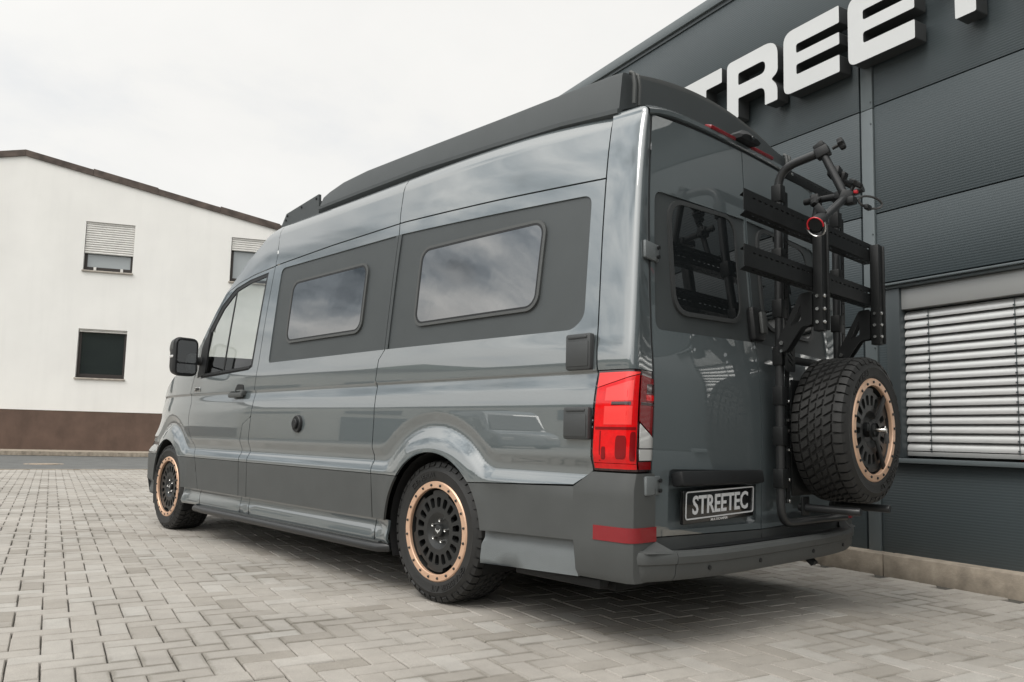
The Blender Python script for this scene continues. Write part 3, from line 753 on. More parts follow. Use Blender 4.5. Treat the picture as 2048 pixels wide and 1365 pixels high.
# ================================================================ the camper van
van = empty('camper_van', (0, 0, 0))
tag(van, 'grey high-roof camper van with copper-ringed wheels parked on the paved yard', 'camper van')
def mk(sgn):
    def f(y, t):
        def P(y, t):
            w, z = side(y, t); return Vector((sgn*w, y, z))
        h = .001; p = P(y, t); du = P(y+.003, t)-P(y-.003, t); dv = P(y, t+h)-P(y, t-h)
        n = du.cross(dv)*(1 if sgn > 0 else 1)
        n.normalize()
        if n.x*sgn < 0: n = -n
        if n.z < -.95: n = -n
        return p, n
    return f
SL, SR = mk(-1), mk(1)
def rs(x, z):
    h = .003
    P = lambda a, b: Vector((a, rear(a, b), b))
    n = (P(x+h, z)-P(x-h, z)).cross(P(x, z+h)-P(x, z-h)).normalized()
    if n.y > 0: n = -n
    return P(x, z), n
def cur(pts, t):            # y at height t along a seam
    ps = sorted(pts, key=lambda q: q[1]); zs = [q[1] for q in ps]; ys = [q[0] for q in ps]
    return float(np.interp(t, zs, ys))
def seam(pts, z0, z1, d=0., n=None):
    """points of a seam between heights (shifted by d in y), from z0 to z1"""
    zs = sorted({q[1] for q in pts if min(z0, z1) < q[1] < max(z0, z1)} | {z0, z1}); zs = zs if z1 > z0 else zs[::-1]
    return [(cur(pts, z)+d, z) for z in zs]
G2 = .0035
BS = [(3.44, 2.36), (3.362, 2.082), (3.366, 2.0), (3.374, 1.867), (3.392, 1.656), (3.408, 1.309), (3.424, 1.12), (3.416, 1.09), (3.43, .95), (3.452, .70), (3.452, .61), (3.44, .37), (3.436, .2)]
FL = [(3.43, .934), (3.555, .875), (3.584, .76), (3.584, .605), (3.566, .38), (3.588, .2)]
FS = [(4.53, 1.30), (4.535, 1.245), (4.58, 1.12), (4.575, 1.09), (4.545, 1.05), (4.555, .918), (4.55, .842), (4.488, .779), (4.417, .671), (4.37, .61), (4.355, .57), (4.288, .371), (4.30, .2)]
CS = [(1.90, 2.5), (1.86, 2.1), (1.84, 1.97), (1.848, 1.296), (1.895, 1.245), (1.908, 1.132), (1.898, 1.089), (1.888, .879), (1.90, .658), (1.868, .368), (1.88, .2)]
PS = [(.380, 2.40), (.377, 2.28), (.352, 1.97), (.331, 1.683), (.281, 1.113), (.297, .72), (.297, .6)]
GT = [(.30, 1.970), (.352, 1.972), (1.0, 2.004), (1.803, 2.036), (2.6, 2.03), (3.365, 2.008), (3.69, 1.990), (3.95, 1.962), (4.10, 1.915)]
def gz(y): return float(np.interp(y, [q[0] for q in GT], [q[1] for q in GT]))
def gut(y0, y1, d=0.):
    ys = sorted({q[0] for q in GT if min(y0, y1) < q[0] < max(y0, y1)} | {y0, y1}); ys = ys if y1 > y0 else ys[::-1]
    return [(y, gz(y)+d) for y in ys]
def arch(hy, R, z0, front=True, n=22, hz=.352):
    """arc over a wheel from the rear foot at height z0 to the front foot"""
    a0 = math.asin((z0-hz)/R); 
    return [(hy-R*math.cos(a0+(math.pi-2*a0)*k/n), hz+R*math.sin(a0+(math.pi-2*a0)*k/n)) for k in range(n+1)]
RH, FH = 1.342, 4.986; RA = .392
TT, TB, SB = .61, .37, .245           # trim top / trim bottom / sill bottom
INS2 = rpoly([(1.828, 1.966), (.418, 1.908), (.380, 1.343), (.443, 1.294), (1.836, 1.300)], [.004, .05, .07, .03, .004], 5)
INS1 = rpoly([(3.254, 1.972), (1.850, 1.966), (1.856, 1.300), (3.259, 1.298)], [.05, .004, .004, .03], 5)
def split_arch(lo, hi):
    """arc between two heights used by trim strips: rear half and front half"""
    R = RA
    def yb(z): return math.sqrt(max(R*R-(z-.352)**2, 0))
    return yb
yb = split_arch(0, 0)
DW = [(3.486, 1.945), (3.535, 1.30), (3.60, 1.282), (4.331, 1.259), (4.345, 1.42), (4.316, 1.605), (4.16, 1.77), (3.959, 1.89), (3.75, 1.928)]
DWO = [(3.455, 1.972), (3.50, 1.285), (3.56, 1.262), (4.40, 1.232), (4.42, 1.45), (4.375, 1.62), (4.20, 1.80), (3.985, 1.918), (3.76, 1.955)]
SIL = [(3.44, 2.36), (3.56, 2.306), (3.69, 2.226), (3.90, 2.124), (4.075, 1.975), (4.30, 1.75), (4.49, 1.535), (4.60, 1.43)]
HOOD = [(4.60, 1.43), (4.85, 1.345), (5.10, 1.275), (5.30, 1.205), (5.48, 1.11), (5.60, 1.0), (5.68, .88), (5.74, .72), (5.78, .55)]
sides = {}
def build_side(Sf, det):
    A = van
    def pn(name, m, ol, holes=(), **k): return panel(name, m, A, Sf, ol, holes, **k)
    fine = dict(su=.024, sv=.0125) if det else dict(su=.06, sv=.04)
    vfine = dict(su=.014, sv=.010) if det else fine
    mid = dict(su=.05, sv=.03) if det else dict(su=.1, sv=.06)
    # rear quarter panel (painted) with wheel arch
    ol = [(RH-yb(TT+.002), TT+.002)]
    ol = seam(CS, gz(1.84)-.004, TT+.002, -G2) + [(RH+yb(TT+.002), TT+.002)] + [(p[0], p[1]) for p in arch(RH, RA, TT+.002)[::-1][1:-1]] + [(RH-yb(TT+.002), TT+.002), (.392, TT+.002+.028), (.302, .700)] + seam(PS, .72, gz(.35)-.004, G2) + gut(.356, 1.835, -.004)[1:]
    pn('rear_quarter_panel', 'paint', ol, [INS2], **vfine)
    pn('window_insert', 'matte_panel', INS2, off=-.007, **mid)
    for sg_ in (-1, 1):
        za, zb = 1.3015, 1.9645; e0, e1 = cur(CS, za), cur(CS, zb)
        panel('insert_joint', 'matte_panel', A, Sf, [(e0+sg_*.0022, za), (e0+sg_*.028, za), (e1+sg_*.028, zb), (e1+sg_*.0022, zb)], su=.05, sv=.05, off=.0012, lip=.010)
    for sm_, za, zb in ((CS, 1.30, 1.968), (BS, 2.0, 2.34), (BS, 1.30, 1.99)):
        zs_ = np.linspace(za, zb, 8); panel('seam_shade_strip', 'liner', A, Sf, [(cur(sm_, z)-.007, z) for z in zs_]+[(cur(sm_, z)+.007, z) for z in zs_[::-1]], su=.05, sv=.05, off=-.004, lip=0)  # black ribbon added behind the seam to darken the gap and hide edge glints
    # middle side panel
    ol = seam(BS, 2.0, TT+.002, -G2) + seam(CS, TT+.002, gz(1.84)-.004, G2) + gut(1.846, 3.36, -.004)[1:]
    pn('side_panel', 'paint', ol, [INS1], **fine)
    pn('window_insert', 'matte_panel', INS1, off=-.007, **mid)
    # cab door
    ol = [(4.10, 1.905), (3.95, 1.952), (3.69, 1.982)] + [(3.365+.004, 2.0)] + seam(BS, 1.99, .936, G2) + seam(FL, .932, TT+.002, G2) + seam(FS, TT+.002, 1.24, -G2) + [(4.50, 1.30), (4.485, 1.50), (4.30, 1.72)]
    dr = pn('cab_door', 'paint', ol, [DWO], **fine)
    sides[det, 'door'] = dr
    # fuel flap strip behind the cab door
    ol = seam(BS, .925, TT+.002, G2)[::-1] + seam(FL, .915, TT+.002, -G2)
    pn('fuel_flap', 'paint', ol, **fine)
    # front wing
    ol = seam(FS, 1.30, TT+.002, G2) + arch(FH, RA, TT+.002) + [(5.77, TT+.002)] + HOOD[::-1][1:] + [(4.545, 1.40)]
    pn('front_wing', 'paint', ol, **vfine)
    # front bumper side
    ol = arch(FH, RA, .26)[::-1][0:5] + [(FH+yb(.26), .26), (5.70, .26), (5.775, .40), (5.775, TT-.002), (FH+yb(TT-.002), TT-.002)]
    ol = [(FH+yb(z), z) for z in np.linspace(TT-.002, .26, 9)] + [(5.70, .25), (5.775, .38), (5.78, TT-.002)]
    pn('front_bumper_side', 'trim', ol, **mid)
    # A-pillar and roof side
    pil = [(4.545, 1.40), (4.505, 1.31), (4.492, 1.50), (4.307, 1.725), (4.107, 1.911), (3.952, 1.958)] + [(4.10, 1.918)][:0] + [(3.69, 1.990), (3.366, 2.008)] + seam(BS, 2.01, 2.36, G2)[1:-1] + SIL
    pn('cab_roof_side', 'paint', pil, **mid)
    TOPT = T0+RT*1.12
    ol = gut(1.846+.006, 3.36, .004)[::-1] + seam(CS, gz(1.85)+.004, TOPT, G2) + [(3.44, TOPT)] + seam(BS, 2.35, 2.02, -G2)
    pn('roof_side', 'paint', ol, **mid)
    ol = gut(.356, 1.846-.006, .004)[::-1] + seam(PS, gz(.36)+.004, TOPT, G2) + seam(CS, TOPT, gz(1.85)+.01, -G2)
    pn('roof_side', 'paint', ol, **mid)
    # lower trim
    tr = dict(su=.08, sv=.05)
    z1, z0 = TT-.002, TB+.002
    arcR = [(RH+yb(z), z) for z in np.linspace(z0, z1, 8)]; arcRr = [(RH-yb(z), z) for z in np.linspace(z0, z1, 8)]
    pn('lower_trim', 'trim', seam(CS, z1, z0, -G2)+arcR, **tr)
    pn('lower_trim', 'trim', [(RH-yb(z), z) for z in np.linspace(z1, .396, 8)]+[(.378, .414), (.389, z1+.024)], **tr)
    pn('lower_trim', 'trim', seam(BS, z1, z0, -G2)+seam(CS, z0, z1, G2), **tr)
    pn('lower_trim', 'trim', seam(FL, z1, z0, -G2)+seam(BS, z0, z1, G2), **tr)
    pn('lower_trim', 'trim', seam(FS, z1, z0, -G2)+seam(FL, z0, z1, G2), **tr)
    pn('lower_trim', 'trim', [(FH-yb(z), z) for z in np.linspace(z1, z0, 8)]+seam(FS, z0, z1, G2), **tr)
    # sill
    z1, z0 = TB-.002, SB
    pn('sill_panel', 'paint', [(RH+yb(z), z) for z in np.linspace(z0, z1, 6)]+seam(CS, z1, z0, -G2), **tr)
    pn('sill_panel', 'paint', seam(BS, z1, z0, -G2)+seam(CS, z0, z1, G2), **tr)
    pn('sill_panel', 'paint', seam(FL, z1, z0, -G2)+seam(BS, z0, z1, G2), **tr)
    pn('sill_panel', 'paint', seam(FS, z1, z0, -G2)+seam(FL, z0, z1, G2), **tr)
    pn('sill_panel', 'paint', [(FH-yb(z), z) for z in np.linspace(z1, z0, 6)]+seam(FS, z0, z1, G2), **tr)
    pn('rear_corner_skirt', 'trim_rough', [(RH-yb(z), z) for z in np.linspace(.392, z0, 6)]+[(.368, .268), (.374, .410)], **tr)
    # windows in the inserts
    for (ya, yb_, za, zb_) in ((2.112, 3.05, 1.418, 1.850), (.665, 1.600, 1.405, 1.846)):
        wo = rrect(ya, yb_, za, zb_, .075, 7); wi = rrect(ya+.015, yb_-.015, za+.014, zb_-.014, .064, 7)
        fr = panel('side_window', 'trim', A, Sf, wo, [wi], su=.06, sv=.06, off=.005, lip=.02)
        panel('pane', 'acrylic', fr, Sf, rrect(ya+.013, yb_-.013, za+.012, zb_-.012, .064, 7), su=.04, sv=.04, off=.003, lip=.004)
        panel('seal', 'black_plastic', fr, Sf, rrect(ya+.0135, yb_-.0135, za+.0125, zb_-.0125, .064, 7), [rrect(ya+.025, yb_-.025, za+.024, zb_-.024, .056, 7)], su=.06, sv=.06, off=.0045, lip=.004)
    # door glass
    wi = DW
    fr = panel('door_window_frame', 'black_plastic', dr, Sf, DWO, [DW], su=.06, sv=.06, off=-.004, lip=.01)
    panel('door_window', 'door_glass', dr, Sf, densify(DW, .1), su=.05, sv=.05, off=-.008, lip=.002)
    panel('window_divider', 'black_plastic', dr, Sf, [(3.952, 1.893), (3.972, 1.884), (4.012, 1.27), (3.99, 1.27)], su=.05, sv=.05, off=-.005, lip=.004)
    # belt strip below the door glass
    panel('belt_strip', 'black_plastic', dr, Sf, [(3.54, 1.292), (4.36, 1.266), (4.36, 1.248), (3.54, 1.274)], su=.05, sv=.05, off=.004, lip=.006)
build_side(SL, True); build_side(SR, False)

# inner dark shell so that seams look into shadow
b = B()
def loft(b, secs):
    n = len(secs[0]); vs = [v for s in secs for v in s]
    fs = [(i*n+j, i*n+(j+1) % n, (i+1)*n+(j+1) % n, (i+1)*n+j) for i in range(len(secs)-1) for j in range(n)]
    fs += [tuple(range(n)), tuple(((len(secs)-1)*n+j) for j in range(n))[::-1]]
    b.add(vs, fs)
secs = []
for y in (.20, .30, .6, 1.2, 2, 3, 3.40):
    q = []
    for t in (.80, 1.1, 1.3, 1.6, 1.95, 2.2): q.append((-side(y, t)[0]+.045, max(y, .24), t))
    q += [(-.70, y+.05, 2.31)]
    q = q+[(-a, b_, c) for a, b_, c in q[::-1]]
    secs.append(q)
loft(b, secs)
secs = []
for y, zt in ((3.36, 1.18), (3.9, 1.18), (4.3, 1.18), (4.62, 1.26), (5.1, 1.2), (5.5, 1.02), (5.62, .85)):
    q = []
    for k in range(5):
        t = .80+(zt-.80)*k/4; q.append((-side(y, t)[0]+.06, y, t))
    q = q+[(-a, b_, c) for a, b_, c in q[::-1]]; secs.append(q)
loft(b, secs)
b.box((0, 2.9, .55), (1.30, 5.3, .55)); b.box((0, 3.1, .50), (1.93, 2.4, .46)); b.box((0, .52, .50), (1.90, .62, .44)); b.box((0, 5.58, .52), (1.5, .2, .48))
b.obj('inner_shell', 'liner', van, False)
b = B(); b.box((0, 4.62, 1.20), (1.5, .42, .14), None, .05); b.box((-.42, 4.42, 1.26), (.36, .12, .10), None, .04); b.obj('dashboard', 'black_plastic', van)
for xx in (-.46, .46):
    b = B().box((xx, 3.62, 1.02), (.48, .14, .62), Euler((rad(8), 0, 0)), .06); b.box((xx, 3.85, .78), (.48, .5, .16), None, .06); st_ = b.obj('cab_seat', 'socket', van)
    b = B().box((xx, 3.57, 1.43), (.26, .10, .17), None, .04); b.obj('headrest', 'socket', st_)
# wheel housings
for hy in (RH, FH):
    for sg_ in (-1, 1):
        b = B(); n = 20; vs = []
        for k in range(n+1):
            a = rad(-25+230*k/n)
            for xx in (.985, .68):
                yy_, zz_ = hy+(RA+.004)*math.cos(a), .352+(RA+.004)*math.sin(a)
                vs.append((sg_*min(xx, side(yy_, max(zz_, .42))[0]-.012), yy_, zz_))
        b.add(vs, [(2*k, 2*k+1, 2*k+3, 2*k+2) for k in range(n)])
        b.obj('wheel_housing', 'liner', van)
# roof skin, cab front skin
b = B(); vs = []; ys = [.34, .8, 1.5, 2.2, 2.9, 3.44]; xs = [-1, -.6, -.2, .2, .6, 1]
for y in ys:
    w, z = side(y, T0+RT*1.12)
    vs += [(w*x, y, z-.002+.012*(1-x*x)) for x in xs]
b.add(vs, [(i*6+j, i*6+j+1, (i+1)*6+j+1, (i+1)*6+j) for i in range(5) for j in range(5)])
b.obj('roof', 'paint', van)
def skin(name, m, pts, bulge):
    b = B(); vs = []; n = 9
    for y, t in pts:
        w, z = side(y, t)
        for k in range(n):
            x = -1+2*k/(n-1); e = 1-abs(x)**2.5
            vs.append((w*x, y+bulge[0]*e, z+bulge[1]*e))
    b.add(vs, [(i*n+j, i*n+j+1, (i+1)*n+j+1, (i+1)*n+j) for i in range(len(pts)-1) for j in range(n-1)])
    return b.obj(name, m, van, True, 0)
skin('cab_roof', 'paint', [(p[0]-.004, p[1]-.002) for p in SIL[:4]], (.06, .04))
skin('windscreen', 'screen_glass', [(p[0]-.004, p[1]-.002) for p in SIL[3:]], (.16, .03))
skin('bonnet', 'paint', [(p[0]-.004, p[1]-.002) for p in HOOD[:6]], (.12, .03))
skin('front_grille', 'trim', [(p[0]-.004, p[1]-.002) for p in HOOD[5:]]+[(5.77, .40), (5.69, .255)], (.14, 0))

# ---------------------------------------------------------------- rear corner pillars, lamps
PE = [(.214, 2.40), (.207, 2.247), (.182, 1.998), (.152, 1.66), (.127, 1.352), (.111, 1.107), (.106, .70), (.106, .4)]
DX = [(.728, 2.40), (.746, 2.234), (.777, 1.91), (.820, 1.35), (.845, .95), (.856, .70), (.850, .442), (.846, .3)]
def scur(pts, t):
    ps = sorted(pts, key=lambda q: q[1]); X = [q[1] for q in ps]; Y = [q[0] for q in ps]; return herm(X, Y, _slopes(X, Y), t)
def corner(sgn, z, off=0., u0=0., u1=1.):
    """cross-section from the side seam round to the door edge"""
    yP = cur(PS, z)-.0035; yE = scur(PE, z); xd = scur(DX, z)+.004
    pts = []
    for k in range(6):
        y = yP+(yE+.022-yP)*k/5; pts.append((side(y, z)[0], y))
    w = side(yE, z)[0]; c = np.array((w-.002, yE-.010)); a = np.array(pts[-1]); e = np.array((xd, rear(xd, z)+.004))
    bq = c+(e-c)*min(.45, .03/max(np.hypot(*(e-c)), 1e-6)+.1)
    for k in range(1, 8):
        t = k/8; pts.append(tuple((1-t)**2*a+2*t*(1-t)*c+t*t*bq))
    for k in range(5): pts.append(tuple(bq+(e-bq)*k/4))
    pts.append((xd, rear(xd, z)+.02))
    P = np.array(pts)
    if off:
        d = np.gradient(P, axis=0); n = np.stack([-d[:, 1], d[:, 0]], 1); n /= np.linalg.norm(n, axis=1)[:, None]
        P = P-n*off if (n[0, 0] < 0) else P+n*off
    s = np.concatenate([[0], np.cumsum(np.hypot(*np.diff(P, axis=0).T))]); s /= s[-1]
    if u0 > 0 or u1 < 1:
        uu = np.linspace(u0, u1, 14); P = np.stack([np.interp(uu, s, P[:, 0]), np.interp(uu, s, P[:, 1])], 1)
    zz = side(.3, z)[1]
    return [Vector((sgn*x, y, z)) for x, y in P]
def corner_sheet(name, m, parent, sgn, z0, z1, off=0., u0=0., u1=1., n=24, zfun=None, thick=True):
    b = B(); zs = np.linspace(z0, z1, n); secs = [corner(sgn, float(z), off, u0, u1) for z in zs]
    k = len(secs[0]); vs = [v for s in secs for v in s]
    fs = [(i*k+j, i*k+j+1, (i+1)*k+j+1, (i+1)*k+j) for i in range(n-1) for j in range(k-1)]
    b.add(vs, fs)
    if thick:
        for sec in (secs[0], secs[-1]):
            c = Vector((sgn*(abs(sec[0].x)-.05), sec[0].y, sec[0].z)); o_ = len(b.v)
            b.v += [tuple(v) for v in sec]+[tuple(c)]; b.f += [(o_+j, o_+j+1, o_+k) for j in range(k-1)]
    return b.obj(name, m, parent, True, 40)
for sgn in (-1, 1):
    p = corner_sheet('rear_pillar', 'paint', van, sgn, 1.112, 2.262, n=40)
    # roof corner cap over the pillar
    b = B(); secs = []
    for k in range(9):
        a = k/8*math.pi/2; base = corner(sgn, 2.262); c = Vector((sgn*.62, .52, 2.262)); q = []
        for v in base:
            d = (c-v); d.z = 0; d.normalize(); q.append(v+d*.06*(1-math.cos(a))+Vector((0, 0, .046*math.sin(a))))
        secs.append(q)
    kk = len(secs[0]); b.add([v for s in secs for v in s], [(i*kk+j, i*kk+j+1, (i+1)*kk+j+1, (i+1)*kk+j) for i in range(8) for j in range(kk-1)])
    b.obj('roof_corner', 'paint', van, True, 60)
    b = B(); secs = [corner(sgn, z, -.012) for z in (.69, .9, 1.12)]; kk = len(secs[0])
    b.add([v for s in secs for v in s], [(i*kk+j, i*kk+j+1, (i+1)*kk+j+1, (i+1)*kk+j) for i in range(2) for j in range(kk-1)])
    b.obj('lamp_socket', 'liner', van)
    L = corner_sheet('tail_lamp', 'lamp_black', van, sgn, .703, 1.108, .002, .004, .985, 16)
    def lens(name, m, poly, off, L=L, sgn=sgn):
        def sf(u, z):
            def P(u, z):
                c = corner(sgn, z, off); P_ = np.array([tuple(v) for v in c]); s_ = np.concatenate([[0], np.cumsum(np.linalg.norm(np.diff(P_, axis=0), axis=1))]); s_ /= s_[-1]
                return Vector([float(np.interp(u, s_, P_[:, k])) for k in range(3)])
            p = P(u, z); n = (P(u+.01, z)-P(u-.01, z)).cross(P(u, z+.004)-P(u, z-.004)).normalized()
            if n.x*sgn*.8-n.y < 0: n = -n
            return p, n
        return panel(name, m, L, sf, poly, su=.05, sv=.03, lip=.003)
    R_ = lambda u0, u1, z0, z1: [(u0, z0), (u1, z0), (u1, z1), (u0, z1)]
    lens('red_lens', 'lamp_pale', [(.03, 1.100), (.60, 1.100), (.60, 1.094), (.03, 1.040)], .0085)
    lens('red_lens', 'lamp_red', [(.03, 1.037), (.60, 1.090), (.60, .735), (.03, .735)], .007)
    lens('red_lens', 'lamp_red', R_(.03, .60, .712, .7325), .0075)
    lens('light_guide', 'lamp_pale', [(.16, .984), (.52, .984), (.52, 1.066), (.16, 1.036)], .0078)
    lens('light_guide', 'lamp_pale', R_(.16, .52, .888, .962), .0078)
    lens('lamp_divider', 'lamp_black', R_(.25, .50, .966, .980), .0082)
    lens('lamp_divider', 'lamp_dark', R_(.05, .575, .868, .879), .0085)
    lens('lamp_divider', 'lamp_dark', R_(.115, .130, .742, .862), .0082)
    lens('bulb_recess', 'lamp_dark', rpoly(R_(.33, .47, .752, .845), .03), .0082)
    lens('bulb_recess', 'lamp_dark', rpoly(R_(.51, .58, .745, .86), .02), .0082)
    lens('bulb_recess', 'lamp_dark', rpoly(R_(.145, .20, .748, .80), .015), .0082)
    lens('dark_lens', 'lamp_dark', [(.635, 1.088), (.955, 1.076), (.955, .842), (.635, .905)], .008)
    lens('bulb_recess', 'lamp_black', R_(.76, .92, 1.015, 1.055), .0088)
    lens('light_guide', 'lamp_red', R_(.76, .92, .988, 1.010), .0088)
    lens('lamp_divider', 'lamp_black', R_(.65, .945, .968, .980), .0088)
    lens('dark_lens', 'lamp_dark', R_(.635, .955, .712, .742), .008)
    lens('reverse_lens', 'lamp_clear', [(.65, .797), (.935, .797), (.935, .838), (.65, .893)], .0088)
    lens('reverse_lens', 'lamp_clear', R_(.65, .935, .748, .792), .0088)

# ---------------------------------------------------------------- rear doors
def rear_door(sg):
    X = lambda pts: [(sg*x, z) for x, z in pts]
    E = [(cur(DX, z)-.004, z) for z in (2.262, 2.234, 1.91, 1.6, 1.288, 1.0, .711, .55, .442)]
    ol = rpoly(X(E+[(.0035, .425), (.0035, 2.292), (.45, 2.285)]), [.03]+[0]*7+[.02, 0, 0, .3], 5)
    ins = rpoly(X([(.742, 1.915), (.798, 1.292), (.012, 1.315), (.012, 1.935)]), [.05, .05, .003, .003], 6)
    niche = rpoly(X([(.738, .712), (.742, .462), (.05, .455), (.05, .70)]), [.03]*4, 4)
    d = panel('rear_door', 'paint', van, rs, ol, [ins] + ([niche] if sg < 0 else []), su=.05, sv=.025)
    panel('window_insert', 'matte_panel', d, rs, ins, su=.06, sv=.05, off=-.008)
    wo = rpoly(X([(.652, 1.905), (.662, 1.372), (.098, 1.392), (.098, 1.93)]), [.11]*4, 7)
    wi = rpoly(X([(.632, 1.885), (.641, 1.393), (.117, 1.411), (.117, 1.910)]), [.095]*4, 7)
    f = panel('rear_window', 'socket', d, rs, wo, [wi], su=.06, sv=.06, off=.004, lip=.02)
    panel('pane', 'glass', f, rs, wi, su=.06, sv=.06, off=.001, lip=.002)
    return d, niche
dl, niche = rear_door(-1); dr_, _ = rear_door(1)
# number plate niche, plate, handle bar
panel('plate_niche', 'paint', dl, rs, niche, su=.05, sv=.03, off=-.022, lip=0)
b = B(); n = len(niche)
vs = [tuple(rs(x, z)[0]) for x, z in niche]+[tuple(rs(x, z)[0]-rs(x, z)[1]*.0225) for x, z in niche]
b.add(vs, [(i, (i+1) % n, n+(i+1) % n, n+i) for i in range(n)]); b.obj('niche_edge', 'paint', dl, True, 60)
b = B().box((-.396, .078, .672), (.66, .062, .062), Euler((rad(-12), 0, 0)), .012); b.obj('plate_light_bar', 'black_plastic', dl)
PL = Matrix.Translation((-.39, .086, .562)) @ Matrix.Rotation(rad(2.5), 4, 'X') @ Matrix.Rotation(rad(-1.2), 4, 'Y')
pl = empty('x'); bpy.data.objects.remove(pl)
b = B().box((0, .004, -.004), (.565, .018, .142), None, .005); pb = b.obj('number_plate', 'plate_black', dl, True, 35, PL)
b = B().box((0, -.0065, .004), (.545, .003, .118), None, .0012)
plate = b.obj('plate_sheet', 'plate_black', dl, True, 35, PL)
ro = rrect(-.272, .272, -.055, .063, .012, 4); ri = rrect(-.2665, .2665, -.0495, .0575, .008, 4)
extrude2d('plate_border', 'plate_white', dl, ro, [ri], lambda u, v, w: PL @ Vector((u, w, v)), -.0075, -.0095)
def put_text(name, txt, m, parent, fr, x0, x1, y0, y1, bold=0., depth=.001, w0=0.):
    v, f, _ = text_poly(txt, bold)
    vs = [fr(x0+(x1-x0)*a, y0+(y1-y0)*c, w0) for a, c in v]+[fr(x0+(x1-x0)*a, y0+(y1-y0)*c, w0+depth) for a, c in v]
    n = len(v); cnt = {}
    for q in f:
        for i in range(len(q)):
            e = (q[i], q[(i+1) % len(q)]); cnt[e] = 1
    fs = [tuple(q) for q in f]+[tuple(i+n for i in q)[::-1] for q in f]
    fs += [(a, c, c+n, a+n) for (a, c) in cnt if (c, a) not in cnt]
    return B().add(vs, fs).obj(name, m, parent, False)
put_text('plate_lettering', 'STREETEC', 'plate_white', dl, lambda u, v, w: PL @ Vector((u, w, v)), -.222, .222, -.036, .044, .02, -.002, -.0078)
put_text('plate_holder_print', 'MULTICAMPER', 'white_print', dl, lambda u, v, w: PL @ Vector((u, w, v)), -.075, .06, -.071, -.0605, .02, -.001, -.0045)
# door trim band and rear sill
for sg, dd in ((-1, dl), (1, dr_)):
    panel('door_bottom_trim', 'trim', dd, rs, [(sg*.845, .437), (sg*.843, .375), (sg*.004, .385), (sg*.004, .42)], su=.06, sv=.03, off=.002)
# rubber frame round the doors, drip rail over them
b = B(); pts = []
for sg in (-1, 1):
    pass
ed = [(-cur(DX, z)+.0, z) for z in np.linspace(.45, 2.25, 14)]+[(-.70, 2.283), (-.45, 2.292), (0, 2.299), (.45, 2.292), (.70, 2.283)]+[(cur(DX, z), z) for z in np.linspace(2.25, .45, 14)]
b.tube([(x, rear(x, z)+.012, z) for x, z in ed], .010, 8); b.obj('door_seal', 'black_plastic', van)
b = B(); xs = np.linspace(-.768, .768, 21); vs = []
for x in xs:
    z = 2.305+.014*(1-(x/.74)**2)-.028*abs(x/.74)**6; y = rear(x, z)
    vs += [(x, y+.004, z-.014), (x, y-.010, z-.008), (x, y-.010, z+.010), (x, y+.02, z+.034), (x, y+.15, z+.048)]
b.add(vs, [(i*5+j, i*5+j+1, (i+1)*5+j+1, (i+1)*5+j) for i in range(20) for j in range(4)])
b.obj('roof_edge', 'paint', van, True, 50)
# high brake light with camera
for x0, x1 in ((-.30, -.075), (.075, .30)):
    b = B().box(((x0+x1)/2, .205, 2.340), (x1-x0, .045, .020), Euler((rad(20), 0, 0)), .007); b.obj('high_brake_light', 'reflector', van)
b = B(); sec = lambda x, s: [(x, .215, 2.335), (x, .150, 2.335), (x, .140, 2.335+.022*s), (x, .165, 2.335+.05*s), (x, .22, 2.335+.05*s)]
loft(b, [[Vector(v) for v in sec(x, s)] for x, s in ((-.085, .45), (-.05, .95), (0, 1.1), (.05, .95), (.085, .45))])
cm = b.obj('rear_camera', 'black_plastic', van); b = B().cyl((0, .139, 2.347), (0, .132, 2.346), .010, 16); b.obj('camera_lens', 'glass', cm)
# door hinges
for sg in (-1, 1):
    for z in (1.625, .648):
        xd = cur(DX, z)*sg; y = rear(xd, z)-.008
        b = B().box((xd+sg*.012, y-.006, z), (.125, .016, .075), Euler((0, 0, sg*rad(-10))), .006); b.box((xd+sg*.07, y+.012, z), (.035, .035, .058), None, .006)
        h = b.obj('door_hinge', 'trim_rough', van); b = B()
        for dz in (-.02, .02): b.cyl((xd-sg*.028, y-.022, z+dz), (xd-sg*.028, y-.0135, z+dz), .0085, 14)
        b.obj('hinge_bolt', 'black_plastic', h)
# rear door handle
b = B().box((-.0, .125, 1.405), (.105, .045, .17), Euler((rad(-6), 0, 0)), .02); hd = b.obj('rear_door_handle', 'black_plastic', dl)
b = B().box((.012, .092, 1.41), (.05, .02, .11), Euler((rad(-6), 0, 0)), .008); b.obj('handle_grip', 'trim', hd)

# ---------------------------------------------------------------- rear bumper
def yb_(x): return -.045+.125*abs(x/.965)**4.0
def bump_sec(x):
    y = yb_(x); e = abs(x/.97)**6
    return [(x, .112, .372), (x, .100, .383), (x, y+.055, .386+.006*e), (x, y+.03, .392+.006*e), (x, y+.008, .386+.006*e), (x, y, .372), (x, y+.004, .345), (x, y+.012, .340), (x, y+.016, .300), (x, y+.03, .278), (x, y+.07, .268), (x, .16, .268)]
def bump_part(name, xs, m='trim'):
    secs = [[Vector(q) for q in bump_sec(x)] for x in xs]; b = B(); loft(b, secs); return b.obj(name, m, van, True, 30)
bc = bump_part('rear_bumper', np.linspace(-.80, .80, 25))
b = B(); vs = []
for x in np.linspace(-.76, .76, 20):
    y = yb_(x); vs += [(x, .085, .3885), (x, y+.06, .3905)]
b.add(vs, [(2*i, 2*i+1, 2*i+3, 2*i+2) for i in range(19)]); b.obj('step_tread', 'black_plastic', bc)
for x in (-.62, -.25, .25, .62):
    y = yb_(x)+.014; b = B().cyl((x, y+.01, .318), (x, y-.004, .318), .0095, 14); b.obj('parking_sensor', 'black_plastic', bc)
